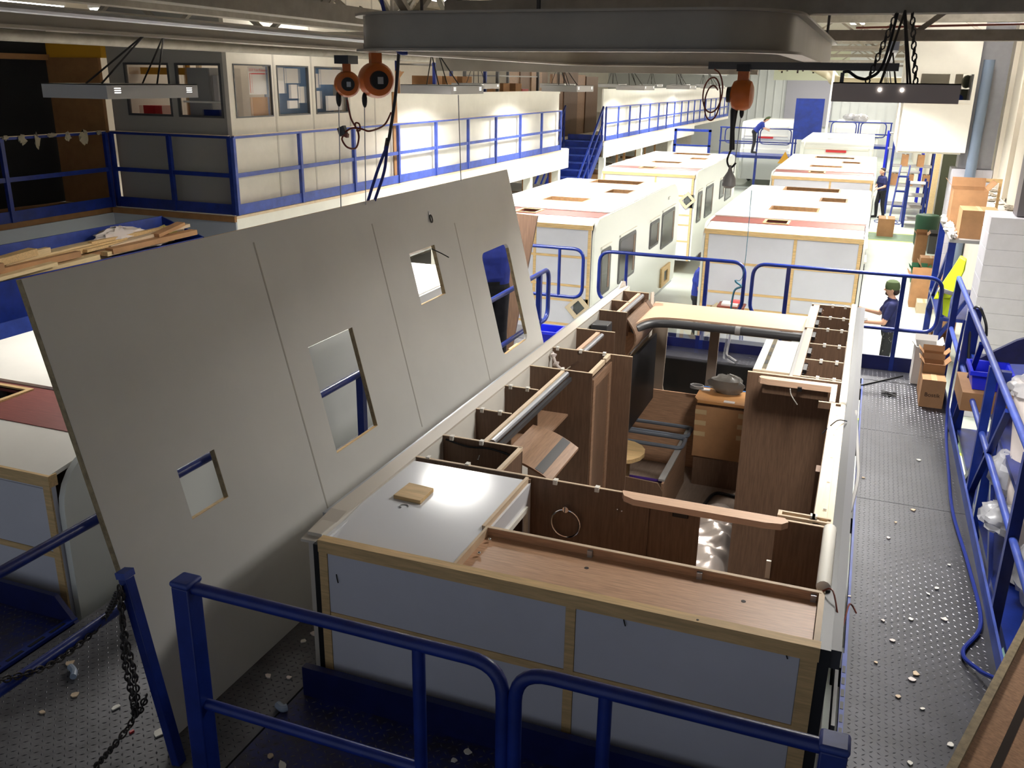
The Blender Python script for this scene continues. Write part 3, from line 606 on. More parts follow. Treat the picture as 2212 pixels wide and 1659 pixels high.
ep = [Vector((x, y, -0.17)) for x, y in edge]; ep = spline(ep, 5)
poly = [(p.x, p.y, -0.16) for p in ep]+[(2.0, 6.16, -0.16), (0.28, 6.16, -0.16)]
part('board', MB().prism(poly, (0, 0, 0.02)), M_PINKW, shf)
part('edge_rail', MB().tube([p+Vector((0, -0.02, -0.03)) for p in ep], 0.042, 12), M_DGREY, shf)
part('clip', MB().tube([(1.22, 5.51, -0.20), (1.27, 5.51, -0.20)], 0.047, 12), M_FIX, shf)

# ------------------------------------------------------------------ fixed furniture
def plate(mb, x0, x1, Y, z0, z1, th=0.012): return mb.box(x0, x1, Y-th/2, Y+th/2, z0, z1)
def edged_plate(parent, name, x0, x1, Y, z0, z1, mt=None, th=0.014):
    p = part(name, MB().box(x0, x1, Y-th/2, Y+th/2, z0, z1-0.004), mt or M_WOODZ, parent)
    part('edge', MB().box(x0, x1, Y-th/2-0.001, Y+th/2+0.001, z1-0.004, z1), M_EDGE, p); return p
def clips(parent, xs, Y, z=0.0):
    for x in xs: part('clip', MB().box(x-0.012, x+0.012, Y-0.016, Y+0.016, z-0.02, z+0.008), M_WHITEM, parent)
bk = T('washroom_bulkhead', 'dark brown bulkhead with a chrome towel ring and pale oak header', 'bulkhead', (1.1, 1.08, -1.95))
edged_plate(bk, 'panel', -0.03, 1.645, 1.08, -1.95, 0.0)
edged_plate(bk, 'panel', 2.03, 2.27, 1.08, -1.95, 0.0)
part('panel_strip', MB().box(0.665, 0.70, 1.045, 1.072, -1.95, -0.01), M_WOODZ, bk)
hp = [(1.22, 1.075), (1.24, 1.03), (1.30, 1.0), (1.98, 1.0), (2.06, 1.015), (2.09, 1.05), (2.07, 1.09), (1.22, 1.09)]
part('header', MB().prism([(x, y, -0.03) for x, y in hp], (0, 0, 0.035)), M_PINKW, bk)
clips(bk, (0.84, 1.08), 1.075)
part('bracket', MB().box(2.03, 2.29, 1.10, 1.115, -0.03, 0.012).box(2.03, 2.29, 1.15, 1.165, -0.03, 0.012).box(2.03, 2.05, 1.115, 1.15, -0.03, 0.012), M_EDGE, bk)
clips(bk, (2.2, 2.21), 1.135, 0.02)
rg = part('towel_ring', MB().tube([Vector((0.915+0.083*math.cos(a), 1.045, -0.235+0.083*math.sin(a))) for a in [i*math.pi/14 for i in range(28)]], 0.006, 8, closed=True), M_CHROME, bk, 'chrome towel ring')
part('mount', MB().tube([(0.915, 1.07, -0.145), (0.915, 1.03, -0.145)], 0.018, 12).tube([(0.915, 1.04, -0.13), (0.915, 1.04, -0.16)], 0.012, 10), M_CHROME, rg)
part('switch_screws', MB().ball((1.20, 1.07, -0.105), 0.006).ball((1.225, 1.07, -0.11), 0.006), M_CHROME, bk)
part('socket', MB().box(1.50, 1.585, 1.06, 1.073, -0.085, -0.05), M_BLACK, bk, bevel=0.005)
part('door_edge_strip', MB().box(1.36, 1.375, 1.06, 1.073, -1.9, -0.06), M_WOODZ, bk)
part('striker', MB().box(2.005, 2.03, 1.06, 1.075, -0.34, -0.24), M_WHITEM, bk)
# shower cubicle
sh = T('shower_cubicle', 'white shower cubicle with a glossy flat top', 'shower', (0.33, 0.55, -1.95))
part('ceiling_panel', MB().prism([(-0.02, 0.035, -0.055), (-0.02, 0.43, -0.012), (-0.02, 1.04, -0.012), (-0.02, 1.04, -0.03), (-0.02, 0.43, -0.03), (-0.02, 0.035, -0.075)], (0.70, 0, 0)), M_WHITE, sh)
part('rear_flashing', MB().box(-0.02, 0.66, 0.032, 0.045, -0.12, -0.06), M_DGREY, sh)
part('top_edge', MB().box(0.672, 0.69, 0.42, 1.05, -0.05, 0.004), M_EDGE, sh)
sw = part('side_panel', MB().slab(lambda u, v, w: (0.69+w, u, v), 0.40, 1.05, -1.95, -0.03, 0.012, holes=((0.52, 0.96, -1.7, -0.18),)), M_WHITE, sh)
part('door_frame', MB().box(0.70, 0.715, 0.50, 0.53, -1.75, -0.14).box(0.70, 0.715, 0.95, 0.98, -1.75, -0.14).box(0.70, 0.715, 0.53, 0.95, -0.17, -0.14), M_WHITEM, sh)
part('back_panel', MB().box(-0.02, 0.0, 0.05, 1.05, -1.95, -0.03), M_WHITE, sh)
blk = S('wood_block', MB().prism([Zp(850, 1077, -0.012), Zp(908, 1090, -0.012), Zp(937, 1062, -0.012), Zp(884, 1050, -0.012)], (0, 0, 0.022)), M_PINE, 'square pale pine block lying on the white shower top', 'block', bevel=0.002)
S('hole_ring', MB().tube([Zp(873, 1093, -0.008)+Vector((0.022*math.cos(a), 0.022*math.sin(a), 0)) for a in [i*math.pi/10 for i in range(15)]], 0.003, 6), M_FIX, 'small grey ring on the white shower top beside the pine block', 'ring')
# rear shelf box
rs = T('rear_cupboard', 'brown wood rear cupboard top with a raised back rail', 'cupboard', (1.5, 0.23, -1.95))
part('top_board', MB().box(0.705, 2.272, 0.036, 0.42, -0.065, -0.045), M_WOODX, rs)
part('back_rail', MB().box(0.705, 2.285, 0.42, 0.436, -1.0, -0.004), M_WOODX, rs)
part('rail_edge', MB().box(0.705, 2.285, 0.418, 0.438, -0.004, 0.0), M_EDGE, rs)
part('end_panel', MB().box(0.692, 0.705, 0.036, 0.438, -0.6, 0.0), M_EDGE, rs)
part('front_strip', MB().box(0.55, 0.69, 0.036, 0.055, -0.07, -0.02), M_WOODX, rs)
for x, y in ((1275, 1195), (1511, 1245), (1757, 1293)): p = Yp(x, y, 0.415); part('fixing_block', MB().box(p.x-0.012, p.x+0.012, 0.402, 0.42, -0.045, -0.012), M_ALU, rs)
for x, y in ((1267, 1227), (1606, 1299)): part('hole', MB().lathe(Zp(x, y, -0.0448), [(0.011, 0), (0.011, 0.0006)], 'z', 12), M_INK, rs)
for x, y in ((1058, 1165), (1035, 1195), (1772, 1310), (1770, 1345)): part('screw', MB().ball(Zp(x, y, -0.03), 0.009), M_CHROME, rs)
S('loom_wire', MB().tube(spline([(2.29, 0.44, 0.0), (2.33, 0.40, 0.03), (2.38, 0.30, -0.08), Zp(1835, 1305, -0.25), Zp(1850, 1325, -0.3)], 6), 0.004, 6), M_RHOSE, 'brown wire tail hanging over the side wall beside the grey walkway', 'wire')
S('loom_wire', MB().tube(spline([Zp(1829, 910, 0.0), Zp(1810, 908, 0.05), Zp(1788, 925, -0.02), Zp(1776, 937, -0.06)], 6), 0.004, 6), M_RUBBER, 'thin dark wire looping over the slotted batten', 'wire')
S('loom_wire', MB().tube(spline([Zp(1707, 840, -0.05), Zp(1709, 853, -0.1), Zp(1722, 874, -0.18)], 6), 0.004, 6), M_WHITEM, 'short white wire tail in front of the brown wardrobe bulkhead', 'wire')
S('cable_duct', MB().tube(spline([(2.37, 3.0, -0.02), (2.40, 2.3, -0.05), (2.41, 1.9, -0.06), (2.38, 1.4, -0.04)], 6), 0.010, 8), M_FIX, 'grey cable bent along the outside of the side wall', 'cable')
# tall cupboard A
ta = T('tall_cupboard', 'tall brown cupboard next to the white shower top, open at the top', 'cupboard', (0.24, 1.27, -1.95))
edged_plate(ta, 'back_panel', -0.03, 0.50, 1.45, -1.95, 0.0)
part('side_panel', MB().box(0.485, 0.50, 1.09, 1.45, -1.95, -0.02), M_WOODZ, ta)
part('side_edge', MB().box(0.478, 0.505, 1.09, 1.45, -0.02, 0.0), M_EDGE, ta)
part('shelf', MB().box(-0.02, 0.48, 1.09, 1.44, -0.62, -0.61), M_WOODX, ta)
part('coat_hook', MB().tube(spline([(0.23, 1.43, -0.09), (0.23, 1.40, -0.12), (0.235, 1.39, -0.10)]), 0.006, 6), M_CHROME, ta)
clips(ta, (0.05, 0.30), 1.09); clips(ta, (0.04, 0.24), 1.44)
part('wiring', MB().tube(spline([(0.0, 1.43, -0.02), (0.15, 1.43, -0.045), (0.30, 1.43, -0.035), (0.45, 1.42, -0.06), (0.46, 1.3, -0.05)], 6), 0.006, 6), M_BLACK, ta)
# overhead lockers, far side
ol = T('overhead_locker', 'run of open brown lockers with a pale rail between the two tall cupboards', 'locker', (0.1, 2.2, -0.36))
for Y in (1.97, 2.50):
    edged_plate(ol, 'divider', -0.03, 0.23, Y, -0.36, 0.0, M_WOODZ)
    clips(ol, (0.02, 0.15), Y)
part('base_board', MB().box(-0.03, 0.30, 1.46, 3.02, -0.37, -0.355), M_WOODY, ol)
rl = part('front_rail', MB().box(0.235, 0.262, 1.47, 3.02, -0.045, -0.005), M_EDGE, ol)
part('lamp_profile', MB().tube([(0.285, 1.50, -0.022), (0.285, 3.0, -0.022)], 0.02, 10), M_ALU, rl)
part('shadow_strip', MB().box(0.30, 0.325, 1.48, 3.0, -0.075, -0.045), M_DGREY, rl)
cv = []
for k in range(7): t = k/6; cv.append((0.26+0.34*t, -0.20-0.02*t-0.10*t*t))
fd = T('locker_door', 'curved brown locker flap with a grey stripe, hanging open', 'door', (0.42, 2.2, -0.3))
poly = [(x, 1.72, z) for x, z in cv]+[(x, 1.72, z-0.016) for x, z in cv[::-1]]
part('flap', MB().prism(poly, (0, 0.60, 0)), M_WOODY, fd)
q0, q1 = cv[4], cv[5]
part('stripe', MB().prism([(q0[0], 1.73, q0[1]+0.002), (q1[0], 1.73, q1[1]+0.002), (q1[0], 1.73, q1[1]+0.0), (q0[0], 1.73, q0[1]+0.0)], (0, 0.58, 0)), M_DGREY, fd, 'grey stripe')
part('stay', MB().tube([(0.50, 1.60, -0.72), (0.28, 1.70, -0.35)], 0.008, 6), M_BLACK, fd)
# tall cupboard B
tb_ = T('tall_cupboard', 'tall brown cupboard with a framed door, halfway along the shell', 'cupboard', (0.25, 3.3, -1.95))
edged_plate(tb_, 'front_panel', -0.03, 0.48, 3.03, -1.95, 0.0)
edged_plate(tb_, 'back_panel', -0.03, 0.655, 3.58, -1.95, 0.0)
dr = part('door', MB().box(0.466, 0.48, 3.04, 3.57, -1.95, -0.06), M_WOODZ, tb_)
part('door_frame', MB().box(0.48, 0.49, 3.04, 3.10, -1.9, -0.06).box(0.48, 0.49, 3.50, 3.57, -1.9, -0.06).box(0.48, 0.49, 3.10, 3.50, -0.13, -0.06), M_WOODY, dr)
part('top_rail', MB().box(0.445, 0.475, 3.04, 3.40, -0.035, 0.0).box(0.445, 0.475, 3.44, 3.57, -0.035, 0.0), M_EDGE, tb_)
part('hanging_tube', MB().tube([(0.18, 3.04, -0.08), (0.20, 3.57, -0.10)], 0.012, 8), M_CHROME, tb_)
part('shelf', MB().box(-0.02, 0.46, 3.04, 3.57, -0.55, -0.54), M_WOODX, tb_)
clips(tb_, (0.02, 0.22, 0.42), 3.58); clips(tb_, (0.24,), 3.03)
S('white_flex', MB().tube(spline([(0.0, 3.5, -0.02), (0.05, 3.45, -0.10), (0.13, 3.42, -0.16), (0.16, 3.35, -0.25)], 6), [0.012+0.02*(i % 4 == 2) for i in range(19)], 8), M_FOAM, 'loose pale lining strip inside the framed tall cupboard', 'strip')
# front lockers, far side
o2 = T('overhead_locker', 'short open locker with a pale rail behind the framed tall cupboard', 'locker', (0.1, 3.9, -0.36))
edged_plate(o2, 'divider', -0.03, 0.33, 4.25, -0.36, 0.0)
part('base_board', MB().box(-0.03, 0.26, 3.60, 4.24, -0.37, -0.355), M_WOODY, o2)
part('front_rail', MB().box(0.165, 0.20, 3.60, 4.22, -0.05, -0.008), M_PINKW, o2)
part('lamp_profile', MB().tube([(0.225, 3.62, -0.03), (0.225, 4.2, -0.03)], 0.02, 10), M_ALU, o2)
part('side_stile', MB().box(0.27, 0.285, 3.60, 4.25, -1.9, -0.40), M_WOODZ, o2)
S('speaker_unit', MB().box(0.0, 0.16, 4.62, 4.80, -0.20, -0.05).box(-0.02, 0.10, 4.40, 4.62, -0.16, -0.10), M_DGREY, 'dark grey appliance housing beside the cream wall top', 'appliance', bevel=0.01)
o3 = T('overhead_locker', 'brown front locker with a bulging curved door next to the front shelf', 'locker', (0.1, 5.45, -0.5))
edged_plate(o3, 'divider', -0.03, 0.25, 5.0, -0.45, 0.0); edged_plate(o3, 'divider', -0.03, 0.16, 5.45, -0.36, 0.0); edged_plate(o3, 'divider', -0.03, 0.25, 5.92, -0.45, 0.0)
part('base_board', MB().box(-0.03, 0.28, 5.0, 5.92, -0.46, -0.445), M_WOODY, o3)
part('front_rail', MB().box(0.135, 0.165, 5.01, 5.9, -0.045, -0.008), M_PINKW, o3)
part('lamp_profile', MB().tube([(0.19, 5.03, -0.03), (0.19, 5.88, -0.03)], 0.022, 10), M_ALU, o3)
cv = [(0.25+0.10*math.sin(R(180*k/8)), -0.07-0.40*k/8) for k in range(9)]
poly = [(x, 5.02, z) for x, z in cv]+[(x-0.016, 5.02, z) for x, z in cv[::-1]]
cd_ = part('curved_door', MB().prism(poly, (0, 0.80, 0)), M_WOODY, o3)
poly = [(x+0.004, 5.80, z) for x, z in cv]+[(x-0.03, 5.80, z) for x, z in cv[::-1]]
part('door_frame', MB().prism(poly, (0, 0.11, 0)), M_WOODZ, cd_)
part('grey_strip', MB().tube([(cv[7][0]+0.003, 5.04, cv[7][1]), (cv[7][0]+0.003, 5.78, cv[7][1])], 0.009, 6), M_DGREY, cd_)
ecp = [(-0.10, 5.95, -0.5), (-0.10, 5.95, 0.0), (-0.10, 6.1, 0.06), (-0.10, 6.25, 0.03), (-0.10, 6.33, -0.1), (-0.10, 6.33, -0.5)]
part('end_cheek', MB().prism(ecp, (0.012, 0, 0)).prism([(x+0.36, y, z) for x, y, z in ecp[:2]]+[(0.26, 6.08, -0.02), (0.26, 6.13, -0.3), (0.26, 6.1, -0.5)], (0.012, 0, 0)), M_CREAM, o3)
# near-side lockers
o4 = T('overhead_locker', 'run of deep brown lockers under a white profile on the walkway side', 'locker', (2.1, 4.9, -0.36))
for Y in (3.62, 4.10, 4.60, 5.15, 5.62, 6.14):
    edged_plate(o4, 'divider', 1.96 if Y not in (5.15, 6.14) else 1.88, 2.25, Y, -0.36, 0.0); clips(o4, (2.08, 2.2), Y)
    part('fixing_strip', MB().box(1.955, 1.985, Y-0.22, Y-0.02, -0.06, -0.03), M_BLACK, o4)
    for k in range(3): part('screw', MB().box(1.985, 2.0, Y-0.2+0.07*k, Y-0.194+0.07*k, -0.045, -0.04), M_CHROME, o4)
part('base_board', MB().box(1.94, 2.26, 3.62, 6.14, -0.37, -0.355), M_WOODY, o4)
part('front_rail', MB().box(1.90, 1.955, 3.62, 5.14, -0.05, -0.004).box(1.90, 1.955, 5.17, 6.12, -0.05, -0.004), M_PINKW, o4)
part('grey_profile', MB().box(1.872, 1.90, 3.62, 6.12, -0.06, -0.02), M_FIX, o4)
bd = T('cupboard_door', 'white panel with silver hinge strip lying in front of the walkway-side lockers', 'panel', (1.72, 4.27, -0.1))
part('panel', MB().box(1.585, 1.865, 3.79, 4.74, -0.065, -0.045), M_WHITEM, bd)
part('hinge_strip', MB().box(1.65, 1.685, 3.80, 4.73, -0.045, -0.035), M_CHROME, bd)
for y in (3.95, 4.2, 4.45): part('gap', MB().box(1.655, 1.68, y, y+0.1, -0.0349, -0.034), M_BLACK, bd)
part('edge', MB().box(1.585, 1.865, 3.775, 3.79, -0.075, -0.042), M_EDGE, bd)
part('bracket', MB().box(1.70, 1.75, 3.60, 3.78, -0.12, -0.075), M_FIX, bd)
wdr = T('wardrobe_bulkhead', 'broad brown wardrobe bulkhead with a rounded pale cap strip', 'bulkhead', (1.9, 3.57, -1.95))
edged_plate(wdr, 'panel', 1.57, 2.275, 3.57, -1.95, 0.0, th=0.02)
cp = [(1.68, 3.50), (1.665, 3.47), (1.68, 3.44), (1.74, 3.425), (2.19, 3.425), (2.19, 3.08), (2.23, 3.08), (2.23, 3.50)]
part('cap_strip', MB().prism([(x, y, -0.045) for x, y in cp], (0, 0, 0.045)), M_PINKW, wdr)
part('under_cap', MB().box(1.70, 2.17, 3.45, 3.555, -0.12, -0.045), M_WOODZ, wdr)
edged_plate(wdr, 'divider', 2.12, 2.29, 3.06, -0.05, 0.0)
wp_ = T('wardrobe_cheek', 'tall brown side panel standing along the fixed side wall', 'panel', (2.23, 2.2, -1.95))
part('panel', MB().box(2.20, 2.225, 1.15, 3.56, -1.95, -0.05), M_WOODZ, wp_)
part('stile', MB().box(2.175, 2.20, 1.9, 2.0, -1.95, -0.05), M_WOODZ, wp_)
part('wire_tail', MB().tube([(2.17, 1.85, -0.6), (2.165, 1.84, -0.45)], 0.008, 6), M_WHITEM, wp_)
# inside on the caravan floor
ch = T('boxed_chest', 'chest of drawers wrapped in cardboard with an oak top', 'chest', (1.15, 5.8, -1.95))
part('body', MB().box(0.90, 1.40, 5.62, 6.02, -1.95, -1.04), M_WOODZ, ch)
part('cardboard_wrap', MB().box(0.885, 1.415, 5.605, 5.62, -1.62, -1.06), M_CARD, ch)
for z in (-1.12, -1.24, -1.36): part('tape', MB().box(0.883, 1.0, 5.602, 5.606, z-0.03, z+0.02), mat('packing_tape', sr(196, 170, 130), 0.3), ch); part('tape', MB().box(1.32, 1.417, 5.602, 5.606, z-0.02, z+0.03), mat('packing_tape', (0, 0, 0)), ch)
part('top', MB().prism([(0.86, 6.03, -1.02), (0.86, 5.66, -1.02), (0.90, 5.58, -1.02), (1.44, 5.58, -1.02), (1.44, 6.03, -1.02)], (0, 0, 0.03)), mat('oak_top', sr(196, 142, 88), 0.35, var=0.15, vscale=6, stretch=(1, 12, 12)), ch)
part('protective_tape', MB().box(0.88, 0.97, 5.9, 5.97, -0.99, -0.985).box(1.16, 1.27, 5.60, 5.66, -0.99, -0.985), M_PAPER, ch)
sb = T('seat_box', 'low brown bench base with grey slatted frames along the far side of the shell', 'bench', (0.4, 5.1, -1.95))
part('front_panel', MB().box(0.80, 0.82, 4.45, 5.62, -1.95, -1.47), M_WOODY, sb)
part('front_rail', MB().box(0.76, 0.82, 4.50, 5.9, -1.47, -1.45), M_FIX, sb)
part('end_panel', MB().prism([(0.30, 4.42, -1.95), (0.82, 4.42, -1.95), (0.82, 4.42, -1.54), (0.77, 4.42, -1.46), (0.30, 4.42, -1.44)], (0, 0.02, 0)), M_WOODZ, sb)
part('back_board', MB().box(0.0, 0.86, 6.05, 6.07, -1.95, -1.1), M_WOODX, sb)
for y0 in (5.62, 5.28): part('slat_frame', MB().tube(fillet([(0.05, y0, -1.43), (0.82, y0, -1.43), (0.82, y0+0.28, -1.43), (0.05, y0+0.28, -1.43), (0.05, y0, -1.43)], 0.06, 5), 0.022, 8), mat('grey_slat', sr(104, 110, 120), 0.4), sb)
part('cable', MB().tube([(0.1, 5.0, -1.7), (0.78, 5.0, -1.7)], 0.018, 8), mat('purple_sleeve', sr(74, 44, 130), 0.4), sb)
part('floor_tape', MB().box(0.45, 0.50, 4.5, 5.1, -1.95, -1.946).box(0.45, 2.1, 5.1, 5.17, -1.95, -1.946), M_FIX, sb)
S('stool_top', MB().prism([(0.30+0.26*math.cos(a), 4.75+0.28*math.sin(a), -1.36) for a in [i*math.pi/8 for i in range(16)]], (0, 0, 0.04)).box(0.2, 0.4, 4.65, 4.85, -1.95, -1.36), M_PINE, 'rounded pale table top seen past the framed tall cupboard', 'table')
S('floor_cable', MB().tube(spline([(1.62, 5.35, -1.93), (1.3, 5.45, -1.93), (1.17, 5.4, -1.93), (1.1, 5.0, -1.93), (0.98, 4.7, -1.93)], 8), 0.016, 8), M_RUBBER, 'dark cable lying bent on the caravan floor', 'cable')
fb = MB(); nx, ny = 14, 40; random.seed(4)
def fz_(u, v): return -1.72+0.05*math.sin(math.pi*u)+0.030*math.sin(v*23+u*4)*math.sin(u*5+1)+0.018*math.sin(v*47-u*9)+0.012*random.random()-0.12*(abs(u-.5)*2)**6-0.1*(abs(v-.5)*2)**10
for lay in (0, 1):
    for j in range(ny+1):
        for i in range(nx+1):
            u = i/nx; v = j/ny; fb.v.append((1.06+0.50*u, 3.0+1.75*v, fz_(u, v) if lay == 0 else -1.949))
NV = (nx+1)*(ny+1)
for j in range(ny):
    for i in range(nx):
        a_ = j*(nx+1)+i; fb.f.append((a_, a_+1, a_+nx+2, a_+nx+1)); fb.f.append((NV+a_, NV+a_+nx+1, NV+a_+nx+2, NV+a_+1))
rim = [i for i in range(nx+1)]+[j*(nx+1)+nx for j in range(1, ny+1)]+[ny*(nx+1)+i for i in range(nx-1, -1, -1)]+[j*(nx+1) for j in range(ny-1, 0, -1)]
for k in range(len(rim)): p_, q_ = rim[k], rim[(k+1) % len(rim)]; fb.f.append((p_, NV+p_, NV+q_, q_))
S('foil_bag', fb, M_FOIL, 'crumpled silver foil bag seen through the bulkhead doorway', 'bag')
S('blackout_board', MB().box(0.31, 0.34, 4.9, 6.05, -1.2, -0.46), M_BLACK, 'black panel below the bulging curved locker door', 'board')
S('window_blind', MB().box(0.88, 1.70, 6.02, 6.06, -1.02, -0.99).box(0.98, 1.62, 5.9, 6.0, -1.03, -1.0), mat('blue_film', sr(60, 120, 190), 0.4), 'blue film strip lying under the front windows', 'strip')
gb = crumple((1.14, 5.93, -0.90), (0.19, 0.10, 0.11), 31, 18, 0.3)
S('plastic_bag', gb, mat('grey_film', sr(120, 116, 110), 0.35, bump=0.6, bscale=18), 'grey plastic bag of cable on the boxed chest', 'bag')
S('coiled_cable', MB().tube([Vector((0.83+0.07*math.cos(i*0.5), 5.93+0.05*math.sin(i*0.5), -0.982+0.0006*i)) for i in range(60)], 0.006, 6), M_FIX, 'coil of grey cable beside the plastic bag', 'cable')

# ================================================================== THE LEANING ROOF BOARD
PB = Vector((-0.46, 0, WZ+0.003)); PT = Vector((-0.99, 0, 1.29)); pv = (PT-PB); PL = pv.length; pv.normalize(); pn = Vector((0, 1, 0)).cross(pv)   # pn points to -X side
if pn.x > 0: pn = -pn
PY0, PY1, PTH = -0.58, 4.95, 0.032
def pmap(u, v, w): p = PB+pv*v+pn*w; return (p.x, u, p.z)
def pl_uv(x, y):
    d = _ray(x, y); n_ = pn; t = (PB-CAM).dot(n_)/d.dot(n_); p = CAM+d*t; return p.y, (p-PB).dot(pv)
def prect(*px):
    q = [pl_uv(*p) for p in px]; us = sorted(a for a, b in q); vs = sorted(b for a, b in q)
    return ((us[0]+us[1])/2, (us[2]+us[3])/2, (vs[0]+vs[1])/2, (vs[2]+vs[3])/2)
HO = [prect((385, 1015), (462, 968), (494, 1075), (413, 1122)), prect((667, 750), (762, 706), (815, 920), (727, 980)),
      prect((886, 545), (940, 530), (962, 635), (908, 660)), prect((1042, 545), (1100, 525), (1138, 735), (1085, 768))]
rp_ = T('roof_board', 'huge white caravan roof board with four cut-outs leaning beside the open shell', 'roof panel', (-0.46, 2.2, WZ))
brd = part('board', MB().slab(pmap, PY0, PY1, 0.0, PL, PTH, HO), M_PANEL, rp_, smooth=False)
# slivers of raw edge round the board and the cut-outs
e = MB(); t2 = 0.003
def strip(u0, u1, v0, v1): return MB().slab(lambda a, b, w: pmap(a, b, w+0.001), u0, u1, v0, v1, PTH-0.002)
part('raw_edge', strip(PY0-0.002, PY0, 0.0, PL), M_PANELEDGE, rp_); part('raw_edge', strip(PY0, PY1, PL, PL+0.002), M_PINE, rp_)
for h in HO:
    part('cutout_edge', strip(h[1]-0.003, h[1], h[2], h[3]), M_PANELEDGE, rp_); part('cutout_edge', strip(h[0], h[1]-0.003, h[2], h[2]+0.003), M_PINE, rp_)
h = HO[3]
for u, v, du, dv_ in ((h[0], h[2], 1, 1), (h[1], h[2], -1, 1), (h[0], h[3], 1, -1), (h[1], h[3], -1, -1)):
    ff = lambda a, b: pmap(u+du*a, v+dv_*b, 0)
    r = 0.06; poly = [ff(0, 0), ff(r, 0)]+[ff(r-r*math.sin(R(t)), r-r*math.cos(R(t))) for t in (22, 45, 67)]+[ff(0, r)]
    part('corner_fillet', MB().prism(poly, pn*PTH), M_PANEL, rp_)
def seam(a, b, name='seam'):
    (u0, v0), (u1, v1) = pl_uv(*a), pl_uv(*b); u = (u0+u1)/2
    part(name, MB().slab(lambda p, q, w: pmap(p, q, w-0.0012), u-0.006, u+0.006, min(v0, v1), max(v0, v1), 0.0011), mat('seam_grey', sr(168, 164, 156), 0.7), rp_)
seam((553, 522), (706, 1110)); seam((808, 482), (908, 925)); seam((986, 480), (1055, 825))
u, v = pl_uv(929, 470)
hk = T('lifting_eye', 'small steel ring hanging on the face of the leaning roof board', 'ring', pmap(u, v, -0.02))
part('plate', MB().slab(lambda a, b, w: pmap(a, b, w-0.004), u-0.012, u+0.012, v, v+0.05, 0.003), M_ALU, hk)
part('ring', MB().tube([Vector(pmap(u+0.018*math.cos(a), v-0.01+0.03*math.sin(a), -0.008)) for a in [i*math.pi/8 for i in range(16)]], 0.005, 6, closed=True), M_CHAIN, hk)
u, v = pl_uv(945, 548)
S('loose_wire', MB().tube(spline([pmap(u-0.06, v+0.05, 0.01), pmap(u, v, -0.03), pmap(u+0.06, v-0.05, -0.06)], 6), 0.005, 6), M_BLACK, 'black wire tail poking out of a small cut-out in the roof board', 'wire')
